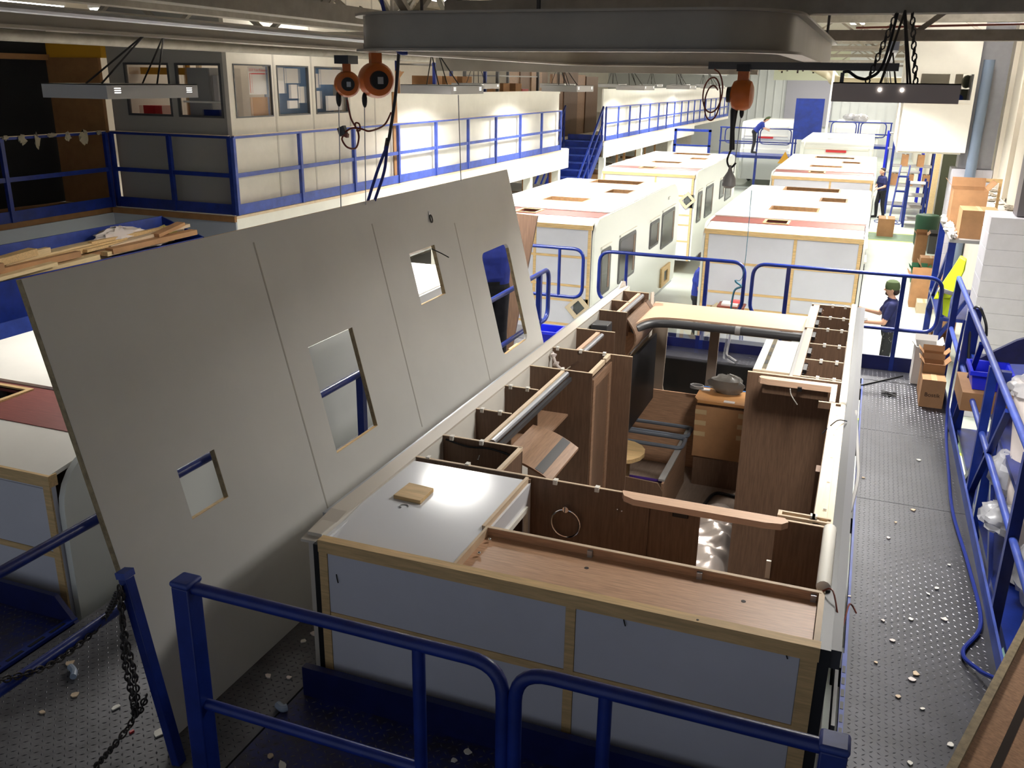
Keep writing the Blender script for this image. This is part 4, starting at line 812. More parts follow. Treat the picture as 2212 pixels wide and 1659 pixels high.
# ================================================================== OTHER CARAVANS
M_WOODC = mat('brown_cut_wood', sr(150, 112, 74), 0.7, var=0.2, vscale=20)
def side_profile(y0, y1, finished=False):
    P = [(y0, CZ0), (y0, -0.32)]
    for k in range(7): a = R(180-90*k/6); P.append((y0+0.30+0.30*math.cos(a), -0.24+0.30*math.sin(a)))
    P += [(y1-1.0, 0.06)]
    for k in range(1, 8): a = R(90-90*k/7); P.append((y1-0.9+0.9*math.cos(a), -0.75+0.81*math.sin(a)))
    P += [(y1-0.15, CZ0)]
    return P
def caravan(label, x0, x1, y0, y1, windows=(), vmid=0.585, roof_holes=True, hatch=None, detail=True, left_windows=False, cut_rear=True, grp='part-built white caravans'):
    t = T('caravan', label, 'caravan', ((x0+x1)/2, (y0+y1)/2, FZ), grp)
    pr = side_profile(y0+0.02, y1)
    for x, sgn in ((x1, 1), (x0, -1)):
        s_ = part('side_wall', MB().prism([(x-0.02, y, z) for y, z in pr], (0.04, 0, 0)), M_GRP, t)
        if sgn > 0 or left_windows:
            xx = x+0.021*sgn
            for (ya, yb, za, zb) in windows:
                w = part('window', MB().prism([(xx, y, z) for y, z in rrect(ya, yb, za, zb, 0.07)], (0.012*sgn, 0, 0)), M_DGREY, s_)
                part('pane', MB().prism([(xx+0.010*sgn, y, z) for y, z in rrect(ya+0.05, yb-0.05, za+0.05, zb-0.05, 0.05)], (0.006*sgn, 0, 0)), M_GLASSD, w)
                part('blind_edge', MB().box(min(xx, xx+0.019*sgn), max(xx, xx+0.019*sgn), yb-0.20, yb-0.10, za+0.08, zb-0.08), M_WOODZ, w)
                part('drip_rail', MB().box(min(xx, xx+0.03*sgn), max(xx, xx+0.03*sgn), ya, yb, zb+0.03, zb+0.06), M_WHITEM, s_)
            part('skirt_rail', MB().box(x-0.02, x+0.03*sgn+0.001, y0+0.3, y1-0.4, CZ0-0.03, CZ0) if sgn > 0 else MB().box(x-0.03, x+0.02, y0+0.3, y1-0.4, CZ0-0.03, CZ0), M_ALU, s_)
            part('marker_lamp', MB().box(xx, xx+0.02*sgn, y1-1.3, y1-1.15, -0.22, -0.17) if sgn > 0 else MB().box(xx-0.02, xx, y1-1.3, y1-1.15, -0.22, -0.17), M_WHITEM, s_)
    xi0, xi1 = x0+0.03, x1-0.03
    rw2 = part('rear_wall', MB().box(xi0, xi1, y0, y0+0.03, CZ0, -0.02), M_LILAC, t)
    part('batten', MB().box(x0+0.01, x1-0.02, y0-0.02, y0+0.04, -0.085, -0.015), M_PINE, rw2)
    xm = x0+(x1-x0)*vmid
    for a, b in ((xi0, xi0+0.05), (xm-0.022, xm+0.022), (xi1-0.05, xi1)): part('batten', MB().box(a, b, y0-0.012, y0, CZ0, -0.085), M_PINE, rw2)
    zs = [-0.085, -0.52, -0.98, -1.22, -1.62, CZ0]
    for z in zs[1:-1]: part('batten', MB().box(xi0+0.05, xi1-0.05, y0-0.011, y0, z-0.018, z+0.018), M_PINE, rw2)
    for a, b in ((xi0+0.05, xm-0.022), (xm+0.022, xi1-0.05)):
        for z1_, z0_ in zip(zs[:-1], zs[1:]): part('board', MB().box(a+0.003, b-0.003, y0-0.007, y0, z0_+0.02, z1_-0.02), M_LILAC, rw2)
    # roof: sloping white strip, brown strip with an opening, long white roof
    s0 = MB().prism([(xi0, y0+0.0, -0.015), (xi0, y0+0.42, 0.045), (xi0, y0+0.42, 0.02), (xi0, y0+0.0, -0.04)], (xi1-xi0, 0, 0))
    part('rear_roof_strip', s0, M_ROOF, t)
    W = xi1-xi0
    hx = (xi0+0.36*W, xi0+0.50*W, y0+0.50, y0+0.86)
    part('brown_strip', MB().slab(lambda u, v, w: (u, v, 0.05+0.01*(v-y0-0.42)-w), xi0-0.01, xi1, y0+0.42, y0+0.95, 0.03, [hx]), M_BROWNST, t)
    part('opening_frame', MB().slab(lambda u, v, w: (u, v, 0.066-w), hx[0]-0.035, hx[1]+0.035, hx[2]-0.035, hx[3]+0.035, 0.02, [hx]), M_PINE, t)
    hs = []
    if roof_holes: hs = [(xi0+0.32*W, xi0+0.66*W, y0+2.0, y0+2.55), (xi0+0.64*W, xi0+0.84*W, y0+3.6, y0+4.2), (xi0+0.29*W, xi0+0.76*W, y0+5.2, y0+5.85)]
    part('roof', MB().slab(lambda u, v, w: (u, v, 0.075-w), x0-0.01, x1+0.0, y0+0.95, y1-0.95, 0.035, hs), M_ROOF, t, smooth=False)
    part('front_roof', MB().prism([(x0+0.02, y1-0.95, 0.06)]+[(x0+0.02, y1-0.9+0.88*math.cos(R(90-90*k/7)), -0.75+0.80*math.sin(R(90-90*k/7))) for k in range(8)]+[(x0+0.02, y1-0.2, CZ0), (x0+0.02, y1-0.3, CZ0), (x0+0.02, y1-0.95, 0.0)], (x1-x0-0.04, 0, 0)), M_GRP, t)
    for h_ in hs:
        part('opening_frame', MB().slab(lambda u, v, w: (u, v, 0.078-w), h_[0]-0.02, h_[1]+0.02, h_[2]-0.02, h_[3]+0.02, 0.10, [(h_[0]+0.015, h_[1]-0.015, h_[2]+0.015, h_[3]-0.015)]), M_WOODC, t)
    part('floor_pan', MB().box(xi0, xi1, y0+0.03, y1-0.3, CZ0, CZ0+0.06), M_WOODX, t)
    for Y in (y0+1.6, y0+2.9, y0+4.5): part('inner_bulkhead', MB().box(xi0, xi1, Y, Y+0.02, CZ0+0.06, -0.1), M_WOODZ, t)
    for x in (x0+0.06, x1-0.26): part('wheel', MB().lathe((x, (y0+y1)/2, FZ+0.31), [(0.1, 0), (0.3, 0.01), (0.31, 0.1), (0.3, 0.19), (0.1, 0.2)], 'x', 20), M_BLACK, t)
    if hatch:
        hx0, hz0 = hatch
        h = part('hatch_frame', MB().slab(lambda u, v, w: (hx0+u*0.72-v*0.69, y0-0.03-w*0.0-w, hz0+u*0.69+v*0.72), -0.16, 0.16, -0.14, 0.14, 0.015, [(-0.09, 0.09, -0.08, 0.08)]), mat('pale_ply', sr(206, 188, 160), 0.7), t, 'plywood hatch frame hung askew')
        part('hatch_foil', MB().box(hx0-0.08, hx0+0.16, y0-0.012, y0-0.008, hz0-0.18, hz0+0.14), mat('dark_foil', sr(90, 94, 96), 0.3, metal=0.4, bump=0.8, bscale=30), t)
    return t
def rrect(a, b, c, d, r, n=4):
    out = []
    for cx, cy, a0 in ((b-r, d-r, 0), (a+r, d-r, 90), (a+r, c+r, 180), (b-r, c+r, 270)):
        for k in range(n+1): an = R(a0+90*k/n); out.append((cx+r*math.cos(an), cy+r*math.sin(an)))
    return out
W_BG = ((0.40, 1.02, -1.22, -0.47), (1.55, 2.75, -1.25, -0.45), (3.9, 4.75, -1.02, -0.50), (4.98, 6.28, -1.2, -0.45))
def win(y0, sc=1.0): return tuple((y0+a*sc, y0+b*sc, c, d) for a, b, c, d in W_BG)
caravan('part-built white caravan behind the wide rope-tied loop gate, its windowed side showing', -3.9, -1.6, 10.2, 17.0, win(10.2), hatch=(-1.80, -1.32))
caravan('part-built white caravan with its lilac rear wall facing the worker in the green beanie', 0.0, 2.33, 10.75, 17.6, win(10.75), hatch=(0.28, -1.35))
caravan('part-built white caravan parked ahead of the windowed one near the blue stairs', -3.95, -1.62, 19.0, 26.0, win(19.0), hatch=(-1.78, -0.62))
caravan('part-built caravan just short of the finished white one with the red lamp strip', 0.05, 2.40, 19.9, 27.3, win(19.9))
caravan('part-built caravan with a red-brown roof strip, half hidden behind the leaning roof board', -4.05, -1.76, 0.07, 6.9, (), roof_holes=False)
cv1 = caravan('dim spare caravan', 0, 1, 0, 1) if False else None
# service hatch on the windowed caravan
hz = T('service_hatch', 'pale wooden hatch frame low on the windowed caravan side', 'hatch', (-1.56, 15.9, -2.0))
part('frame', MB().slab(lambda u, v, w: (-1.575+w, u, v), 15.35, 16.2, -2.03, -1.62, 0.04, [(15.6, 15.95, -1.95, -1.72)]), M_PINE, hz)
part('filler', MB().box(-1.575, -1.56, 15.6, 15.95, -1.95, -1.72), M_DGREY, hz)
def finished(label, x0, x1, y0, y1, zr, lamp_red=True, film=False, rz=-0.23):
    t = T('finished_caravan', label, 'caravan', ((x0+x1)/2, (y0+y1)/2, FZ), 'finished white caravans')
    prof = []
    for k in range(7): a = R(90*k/6); prof.append((y0+0.25-0.25*math.cos(a), zr-0.25+0.25*math.sin(a)))
    body = [(y0, CZ0), (y0-0.02, -0.75), (y0+0.10, -0.70), (y0+0.10, -0.35), (y0, -0.30)]+prof+[(y1-0.9, zr), (y1-0.3, zr-0.3), (y1, zr-1.0), (y1-0.1, CZ0)]
    part('body', MB().prism([(x0+0.12, y, z) for y, z in body], (x1-x0-0.24, 0, 0)), M_GRP, t)
    for x in (x0, x1-0.14):
        part('corner_shell', MB().prism([(x, y-0.05 if i < 12 else y, z) for i, (y, z) in enumerate(body)], (0.14, 0, 0)), M_GRP, t, bevel=0.03)
    if lamp_red: part('brake_lamp', MB().box((x0+x1)/2-0.32, (x0+x1)/2+0.32, y0-0.06, y0+0.02, rz-0.035, rz+0.04), M_RED, t)
    part('ledge', MB().box(x0+0.15, x1-0.15, y0-0.04, y0, rz+0.05, rz+0.09), M_WHITEM, t)
    part('roof_light', MB().box(x0+0.8, x0+1.5, y0+1.0, y0+1.6, zr, zr+0.05), M_WHITE, t)
    for x in (x0+0.06, x1-0.26): part('wheel', MB().lathe((x, (y0+y1)/2, FZ+0.31), [(0.1, 0), (0.3, 0.01), (0.31, 0.1), (0.3, 0.19), (0.1, 0.2)], 'x', 16), M_BLACK, t)
    if film:
        for k in range(9):
            x = x0+0.3+random.random()*1.6; y = y0+0.5+random.random()*3; part('film_bundle', MB().ball((x, y, zr+0.12+0.15*random.random()), 0.35, 0.45, 0.16, 10), M_FILM, t)
    return t
finished('finished white caravan with a red lamp strip across its back', 0.0, 2.3, 29.4, 36.0, 0.32, rz=0.0)
finished('finished white caravan standing inside the blue scaffold by the stairs side', -3.4, -1.2, 40.5, 46.5, 0.45)
finished('finished white caravan with clear film bundles on its roof', 0.35, 2.5, 45.5, 52, 0.3, True, True)

# ------------------------------------------------------------------ far blue work scaffolds
def scaffold(label, x0, x1, y0, y1, zd, zr_, gates=True):
    t = T('work_scaffold', label, 'scaffold', ((x0+x1)/2, (y0+y1)/2, FZ), 'blue scaffolds round the finished caravans')
    part('deck', MB().box(x0, x1, y0, y1, zd-0.12, zd), M_BLUE, t)
    for x in (x0+0.05, (x0+x1)/2, x1-0.05):
        part('leg', MB().box(x-0.05, x+0.05, y0, y0+0.1, FZ, zd-0.12), M_BLUE, t)
        part('post', MB().box(x-0.03, x+0.03, y0, y0+0.06, zd, zr_), M_BLUE, t)
    for z in (zr_, (zd+zr_)/2): part('rail', MB().tube([(x0, y0+0.03, z), (x1, y0+0.03, z)], 0.03, 8), M_BLUE, t)
    xm = (x0+x1)/2
    for a, b in ((x0+0.25, xm-0.1), (xm+0.1, x1-0.25)):
        pts = fillet([((a+b)/2, y0-0.05, zr_), (b, y0-0.05, zr_), (b, y0-0.05, zr_-0.65), (a, y0-0.05, zr_-0.65), (a, y0-0.05, zr_), ((a+b)/2, y0-0.05, zr_)], 0.2, 5)
        part('loop_gate', MB().tube(pts[:-1], 0.025, 8, closed=True), M_BLUE, t)
    return t
scaffold('blue scaffold around the finished caravan by the stairs side', -4.1, -0.8, 38.6, 40.2, -0.9, 0.25)
scaffold('blue scaffold in front of the film-covered caravan', 0.1, 3.0, 43.2, 44.8, -0.6, 0.45)
bl = T('lift_platform', 'blue scissor platform with a pale infill sheet beside the white mezzanine', 'platform', (-4.6, 35.5, FZ))
part('deck', MB().box(-5.4, -3.9, 35, 36.5, -0.95, -0.82), M_BLUE, bl)
for x in (-5.35, -3.95): part('post', MB().box(x-0.05, x+0.05, 35, 35.1, FZ, 0.28), M_BLUE, bl)
part('top_rail', MB().box(-5.4, -3.9, 35, 35.08, 0.2, 0.3), M_BLUE, bl)
part('mid_rail', MB().box(-5.4, -3.9, 35, 35.08, -0.38, -0.32), M_BLUE, bl)
part('infill', MB().box(-5.3, -4.0, 35.02, 35.05, -0.82, -0.38), M_FARW, bl)
part('brace', MB().bar((-5.3, 35.05, FZ), (-4.0, 35.05, -0.9), 0.06, 0.05), M_BLUE, bl)
S('blue_screen', MB().box(-0.85, 0.25, 36.6, 36.7, -0.05, 1.55).box(-0.85, -0.78, 36.6, 36.7, FZ, -0.05).box(0.18, 0.25, 36.6, 36.7, FZ, -0.05), M_BLUE, 'upright blue screen board behind the finished white caravan', 'screen')
S('white_post', MB().tube([(0.42, 36, FZ), (0.5, 36, 2.9)], 0.05, 12), M_WHITEM, 'slim white post standing next to the blue screen board', 'post')
for k, (x, y) in enumerate(((-1.0, 38.4), (-0.75, 38.4))): pass
for px, py, lab in ((1695, 343, 'yellow warning triangle hanging on the blue scaffold'),):
    p = Yp(px, py, 37.5); S('warning_sign', MB().prism([(p.x-0.28, 37.5, p.z-0.2), (p.x+0.28, 37.5, p.z-0.2), (p.x, 37.5, p.z+0.3)], (0, 0.03, 0)), M_YEL, lab, 'sign')
S('wall_duct', MB().tube(spline([(-3, 50, 3.0), (-1.5, 50, 3.1), (-0.3, 49, 2.6), (0.5, 48, 2.2), (4.2, 48, 2.25)], 8), 0.28, 14), mat('duct_beige', sr(206, 194, 160), 0.6), 'fat beige flexible duct across the back of the hall', 'duct')
S('wall_banner', MB().box(-3.8, 0.4, 55.9, 56, 2.3, 4.2), mat('banner_cloth', sr(196, 200, 178), 0.8), 'pale banner with dark and red marks hung high at the back', 'banner')
bn = [o for o in COL.objects if o.name == 'wall_banner'][0]
for k in range(8): part('mark', MB().box(-3.4+0.3*k, -3.3+0.3*k, 55.88, 55.9, 2.7+0.1*(k % 3), 3.5), M_INK, bn)
part('mark', MB().ball((-0.75, 55.88, 3.0), 0.18, 0.02, 0.25), M_RED, bn)

# ================================================================== MEZZANINE
MX = -6.2
mz = T('mezzanine', 'white-faced mezzanine deck on columns along the hall', 'mezzanine', (-8, 20, FZ), None)
part('deck', MB().box(-15.9, MX-0.03, 7.55, 23.3, MZ-0.16, MZ), M_WALLW, mz)
part('deck', MB().box(-15.9, -8.48, -2, 7.55, MZ-0.16, MZ), M_TAN, mz)
part('deck', MB().box(-15.9, MX-0.03, 27.2, 55.5, MZ-0.16, MZ), M_WALLW, mz)
part('deck', MB().box(-15.9, MX-1.6, 23.3, 27.2, MZ-0.16, MZ), M_WALLW, mz)
part('fascia', MB().box(MX-0.03, MX, 7.55, 23.3, MZ-0.56, MZ-0.045), M_WHITEM, mz)
part('fascia', MB().box(-8.45, MX, 7.52, 7.55, MZ-0.75, MZ-0.09), mat('grey_wall_paint', sr(170, 174, 182), 0.7), mz)
part('fascia', MB().box(-8.48, -8.45, -2, 7.55, MZ-0.6, MZ-0.09), mat('grey_wall_paint', (0, 0, 0)), mz)
part('fascia', MB().box(MX-0.03, MX, 27.2, 44, MZ-0.56, MZ-0.045), M_WHITEM, mz)
part('ledge', MB().box(MX-0.03, MX+0.004, 7.55, 23.3, MZ-0.05, MZ-0.01), M_EDGE, mz); part('ledge', MB().box(MX-0.03, MX+0.004, 27.2, 44, MZ-0.05, MZ-0.01), M_EDGE, mz)
part('ledge', MB().box(-8.45, MX, 7.50, 7.55, MZ-0.09, MZ-0.01), M_TAN, mz)
for y in (8.5, 14.5, 17.5, 20.2, 22.6, 27.6, 33, 39): part('column', MB().box(MX-0.25, MX-0.05, y-0.1, y+0.1, FZ, MZ-0.56), M_WHITEM, mz)
def mrail(label, pts, nposts, lit):
    (xa, ya), (xb, yb) = pts; mt = M_BLUE_LIGHT if lit else M_BLUE  # lit runs take the lighter blue, light put into the colour
    t = T('guard_rail', label, 'railing', ((xa+xb)/2, (ya+yb)/2, MZ), 'flat-bar blue railings on the mezzanine')
    part('top_rail', MB().bar((xa, ya, MZ+1.09), (xb, yb, MZ+1.09), 0.05, 0.035), mt, t)
    part('rail_cap', MB().bar((xa, ya, MZ+1.112), (xb, yb, MZ+1.112), 0.055, 0.008), M_EDGE, t, 'dusty top of the rail')
    part('mid_rail', MB().bar((xa, ya, MZ+0.56), (xb, yb, MZ+0.56), 0.03, 0.06), mt, t)
    part('toe_board', MB().bar((xa, ya, MZ+0.075), (xb, yb, MZ+0.075), 0.012, 0.15), mt, t)
    for i in range(nposts):
        k = i/(nposts-1); x, y = xa+(xb-xa)*k, ya+(yb-ya)*k
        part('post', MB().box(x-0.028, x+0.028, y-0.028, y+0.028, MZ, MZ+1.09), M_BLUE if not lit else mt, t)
    return t
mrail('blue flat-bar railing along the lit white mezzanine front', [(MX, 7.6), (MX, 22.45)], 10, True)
mrail('blue flat-bar railing below the dark office windows', [(-8.4, 7.6), (MX-0.06, 7.6)], 3, False)
mrail('blue flat-bar railing in front of the black curtain', [(-8.42, -1.5), (-8.42, 7.5)], 6, False)
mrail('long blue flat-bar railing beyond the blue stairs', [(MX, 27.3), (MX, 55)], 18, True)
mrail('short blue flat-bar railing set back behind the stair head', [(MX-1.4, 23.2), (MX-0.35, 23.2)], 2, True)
# site office on the mezzanine
of = T('site_office', 'cabin office with dark-framed windows on the mezzanine corner', 'office', (-7.5, 10, MZ))
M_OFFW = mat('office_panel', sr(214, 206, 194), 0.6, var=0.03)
WZ0, WZ1, OT = 1.52, 2.26, 4.0
hl = [(-8.15, -7.33, WZ0, WZ1), (-7.22, -6.43, WZ0, WZ1)]
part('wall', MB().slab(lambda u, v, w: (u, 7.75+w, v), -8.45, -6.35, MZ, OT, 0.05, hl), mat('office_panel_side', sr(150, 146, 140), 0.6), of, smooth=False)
hr = [(7.88, 8.78, WZ0, WZ1), (8.92, 9.78, WZ0, WZ1), (9.96, 10.96, WZ0, WZ1)]
part('wall', MB().slab(lambda u, v, w: (-6.32-w, u, v), 7.75, 12.7, MZ, OT, 0.05, hr), M_OFFW, of, smooth=False)
part('wall', MB().box(-11.5, -6.35, 12.65, 12.7, MZ, OT), M_OFFW, of); part('wall', MB().box(-8.45, -8.40, 7.8, 12.65, MZ, OT), M_OFFW, of)
part('roof', MB().box(-8.5, -6.3, 7.7, 12.75, OT, OT+0.05), M_OFFW, of)
part('corner_post', MB().box(-6.37, -6.30, 7.73, 7.80, MZ, OT), M_OFFW, of)
for y in (8.85, 9.87, 11.02, 11.9): part('wall_joint', MB().box(-6.32, -6.315, y-0.02, y+0.02, MZ, OT), mat('joint_grey', sr(186, 178, 168), 0.6), of)
part('end_trim', MB().box(-6.33, -6.30, 12.55, 12.72, MZ, 1.85), M_TAN, of)
for (a, b, c, d) in hl:
    f = part('window_frame', MB().slab(lambda u, v, w: (u, 7.74+w, v), a, b, c, d, 0.05, [(a+0.03, b-0.03, c+0.03, d-0.03)]), M_DGREY, of)
    part('pane', MB().quad((a+0.03, 7.76, c+0.03), (b-0.03, 7.76, c+0.03), (b-0.03, 7.76, d-0.03), (a+0.03, 7.76, d-0.03)), M_GLASS, f)
for (a, b, c, d) in hr:
    f = part('window_frame', MB().slab(lambda u, v, w: (-6.31-w, u, v), a, b, c, d, 0.05, [(a+0.02, b-0.02, c+0.02, d-0.02)]), M_DGREY, of)
    part('pane', MB().quad((-6.33, a+0.02, c+0.02), (-6.33, b-0.02, c+0.02), (-6.33, b-0.02, d-0.02), (-6.33, a+0.02, d-0.02)), M_GLASS, f)
part('floor', MB().box(-8.4, -6.37, 7.8, 12.65, MZ, MZ+0.02), M_TAN, of); part('inner_partition', MB().box(-8.4, -7.5, 10.4, 10.45, MZ, 3.0), M_OFFW, of)
ocl = bpy.data.lights.new('office_light', 'AREA'); ocl.size = 1.2; ocl.energy = 14; ocl.color = (1, 0.9, 0.75); oo = bpy.data.objects.new('office_light', ocl); COL.objects.link(oo); oo.parent = of; oo.location = (0.1, -0.2, 2.9)
# things behind the glass
def paper(name, y0, y1, z0, z1, mt, label, d=0.0, cat='notice', grp='papers behind the office glass'):
    return S(name, MB().box(-6.405-d, -6.400-d, y0, y1, z0, z1), mt, label, cat, grp)
pb = S('pinboard', MB().box(-6.62, -6.60, 9.0, 10.95, 1.53, 2.25), M_PAPBLUE, 'blue pinboard behind the two office panes away from the corner', 'pinboard')
pk = paper('year_planner', 8.33, 8.76, 1.84, 2.23, M_PAPER, 'white wall planner with a red heading behind the corner pane', 0, 'poster', None)
part('red_border', MB().box(-6.3998, -6.399, 8.36, 8.375, 1.86, 2.14).box(-6.3998, -6.399, 8.375, 8.74, 2.125, 2.14), M_REDINK, pk)
textmesh('heading', '2017 Year Planner', 0.055, M_REDINK, pk, Matrix.Translation((-6.398, 8.35, 2.165)) @ Matrix(((0, 0, 1, 0), (1, 0, 0, 0), (0, 1, 0, 0), (0, 0, 0, 1))))
for i, (a, b, c, d) in enumerate(((9.0, 9.22, 1.85, 2.23), (9.25, 9.62, 2.0, 2.22), (9.35, 9.58, 1.77, 1.98), (9.6, 9.76, 1.7, 1.95), (9.28, 9.56, 1.62, 1.74), (10.02, 10.2, 1.93, 2.15), (10.22, 10.9, 1.98, 2.22), (10.0, 10.22, 1.6, 1.88), (10.4, 10.9, 1.56, 1.8))):
    paper('notice_sheet', a, b, c, d, M_PAPER, 'plain white sheet pinned behind the office glass', 0.004*(i % 3))
S('tan_sheet', MB().box(-6.42, -6.41, 8.36, 8.78, 1.53, 1.80), M_CARD, 'tan card sheet under the planner behind the corner pane', 'card')
S('filing_unit', MB().box(-7.1, -6.7, 7.85, 8.3, MZ+0.02, 2.2), M_FIX, 'grey cabinet just inside the office corner', 'cabinet')
S('red_crate', MB().box(-8.05, -7.75, 7.95, 8.2, 1.50, 1.66).box(-8.1, -7.7, 7.9, 8.25, MZ+0.02, 1.50), M_RED, 'red crate behind the dark-framed office window', 'crate')
S('yellow_mesh_post', MB().box(-7.62, -7.55, 8.4, 8.47, MZ+0.02, 2.6), M_YEL, 'yellow cage post behind the dark-framed office window', 'post')
S('yellow_mesh_post', MB().box(-7.30, -7.24, 8.3, 8.36, MZ+0.02, 2.6).box(-8.35, -7.3, 8.3, 8.36, 2.1, 2.2), M_YEL, 'yellow cage post and rail between the dark-framed office windows', 'post')
S('binder_row', MB().box(-6.75, -6.72, 7.86, 7.98, 1.75, 2.1), M_BIN, 'blue binder standing in the office', 'binder')
S('white_binder', MB().box(-6.66, -6.55, 7.86, 7.98, 1.75, 2.1), M_PAPER, 'white binder standing beside the blue one in the office', 'binder')
S('office_shelf', MB().box(-7.2, -6.45, 7.84, 8.0, 1.72, 1.745).box(-6.5, -6.46, 7.84, 8.0, MZ+0.02, 1.72), M_WHITEM, 'white shelf holding binders in the office', 'shelf')
S('office_chair', MB().box(-6.85, -6.55, 7.84, 8.1, 1.50, 1.63), M_BLUE, 'blue chair back low in the dark-framed window', 'chair')
# lower white wall with stores behind it
lwall = S('partition_wall', MB().box(-6.37, -6.32, 12.72, 22.6, MZ, 1.80), M_WHITEM, 'low white partition wall behind the lit railing', 'partition')
part('top_trim', MB().box(-6.39, -6.30, 12.72, 22.62, 1.74, 1.82), M_WHITEM, lwall)
S('partition_wall', MB().box(-6.37, -6.32, 27.3, 55, MZ, 1.85), M_WHITEM, 'long low white partition wall beyond the blue stairs', 'partition')
S('partition_wall', MB().box(-8.0, -6.6, 23.35, 23.4, MZ, 1.75), M_WHITEM, 'short white partition wall set back at the stair head', 'partition')
def rack(label, x0, x1, y0, y1, z0, z1, shelves, mt=M_BLUE, grp='racks on the mezzanine', items=True):
    t = T('storage_rack', label, 'rack', ((x0+x1)/2, (y0+y1)/2, z0), grp)
    for x in (x0, x1):
        for y in (y0, y1): part('upright', MB().box(x-0.035, x+0.035, y-0.035, y+0.035, z0, z1), mt, t)
    for z in shelves: part('shelf', MB().box(x0, x1, y0, y1, z-0.03, z), M_FIX, t)
    return t
rack('blue rack of cartons behind the low white partition', -7.6, -6.7, 15.2, 18.0, MZ, 3.0, (0.9, 1.75, 2.4))
rack('grey rack of small parts behind the low white partition', -7.6, -6.7, 18.8, 21.8, MZ, 2.7, (0.9, 1.72, 2.2), M_DGREY)
def carton(label, x0, x1, y0, y1, z0, z1, mt=None, grp=None, open_=False, cat='box', name='carton'):
    mt = mt or M_CARD
    t = T(name, label, cat, ((x0+x1)/2, (y0+y1)/2, z0), grp)
    w = 0.008
    part('body', MB().slab(lambda u, v, w_: (x0+w_, u, v), y0, y1, z0, z1, w).slab(lambda u, v, w_: (x1-w_, u, v), y0, y1, z0, z1, w)
         .box(x0+w, x1-w, y0, y0+w, z0, z1).box(x0+w, x1-w, y1-w, y1, z0, z1).box(x0+w, x1-w, y0+w, y1-w, z0, z0+w), mt, t)
    if open_:
        d = (x1-x0)*0.35
        part('flap', MB().prism([(x0, y0, z1), (x0, y1, z1), (x0-d*0.6, y1, z1+d*0.7), (x0-d*0.6, y0, z1+d*0.7)], (0.006, 0, 0.002)), mt, t)
        part('flap', MB().prism([(x1, y0, z1), (x1, y1, z1), (x1+d*0.6, y1, z1+d*0.7), (x1+d*0.6, y0, z1+d*0.7)], (-0.006, 0, 0.002)), mt, t)
        part('flap', MB().prism([(x0, y1, z1), (x1, y1, z1), (x1, y1+d*0.3, z1+d*0.8), (x0, y1+d*0.3, z1+d*0.8)], (0, -0.006, 0.002)), mt, t)
    else:
        part('flap', MB().box(x0+0.001, (x0+x1)/2-0.002, y0+0.001, y1-0.001, z1, z1+0.006), mt, t); part('flap', MB().box((x0+x1)/2+0.002, x1-0.001, y0+0.001, y1-0.001, z1, z1+0.006), mt, t)
        part('tape', MB().box((x0+x1)/2-0.025, (x0+x1)/2+0.025, y0, y1, z1+0.006, z1+0.007), mat('packing_tape', (0, 0, 0)), t)
    return t
for i, (y, w) in enumerate(((15.5, 0.5), (16.2, 0.6), (17.1, 0.55))): carton('brown carton on the blue mezzanine rack, '+('nearest the office', 'wide and in the middle', 'nearest the grey rack')[i], -7.4, -6.9, y, y+w, 1.75, 2.15, grp='cartons on the blue mezzanine rack')
for i, y in enumerate((19.0, 19.7, 20.6)): carton('small brown carton on the grey mezzanine rack, '+('next to the blue rack', 'between two cartons', 'next to the red tray')[i], -7.4, -6.9, y, y+0.45, 1.72, 2.0, grp='cartons on the grey mezzanine rack')
S('red_tray', MB().box(-7.3, -6.9, 21.1, 21.6, 1.72, 1.86), M_RED, 'red tray on the grey mezzanine rack', 'tray')
carton('open brown carton of coiled hose near the office end wall', -7.3, -6.8, 13.2, 13.8, MZ, 2.1, open_=True)
S('dark_door_panel', MB().box(-7.7, -7.65, 13.9, 15.1, MZ, 2.7), M_TRUSS, 'grey door panel standing behind the low white partition', 'panel')
for k, (y0, y1, h) in enumerate(((23.5, 24.3, 2.5), (24.3, 25.2, 2.4), (25.2, 26.2, 2.45), (26.2, 27.0, 2.4), (27.4, 28.6, 2.3), (28.6, 30.2, 2.4), (30.2, 31.4, 2.3), (31.4, 33.0, 2.25))):
    S('furniture_sheet', MB().box(-8.3+0.04*(k % 3), -8.2+0.04*(k % 3), y0, y1, MZ, h), M_WOODZ if k % 2 else M_WOODY, ('first', 'second', 'third', 'fourth', 'fifth', 'sixth', 'seventh', 'eighth')[k]+' upright brown furniture sheet from the short white partition at the stair head', 'sheet', 'upright brown sheets on the mezzanine')
# behind the dim railing: curtain and boards
S('black_curtain', MB().prism([(-9.6+0.06*math.sin(i*1.3), -1.5+i*0.44, MZ) for i in range(22)]+[(-9.72+0.06*math.sin(i*1.3), -1.5+i*0.44, MZ) for i in range(21, -1, -1)], (0, 0, 2.6)), M_BCURT, 'tall black curtain behind the dim railing', 'curtain')
S('curtain_rail', MB().box(-9.55, -9.45, -1.5, 8.3, 2.28, 2.36), M_TAN, 'pale timber rail across the black curtain', 'rail')
S('tan_board', MB().box(-9.5, -8.5, 7.62, 7.68, MZ, 2.32), M_TAN, 'tan board standing between the curtain and the office', 'board')
S('yellow_beam', MB().box(-9.5, -8.45, 7.65, 7.75, 2.32, 2.52), M_YEL, 'yellow steel beam over the tan board', 'beam')
S('timber_prop', MB().bar((-9.3, 5.3, MZ), (-9.4, 5.0, MZ+0.75), 0.06, 0.06), M_PINE, 'short pale timber leaning on the black curtain', 'timber')
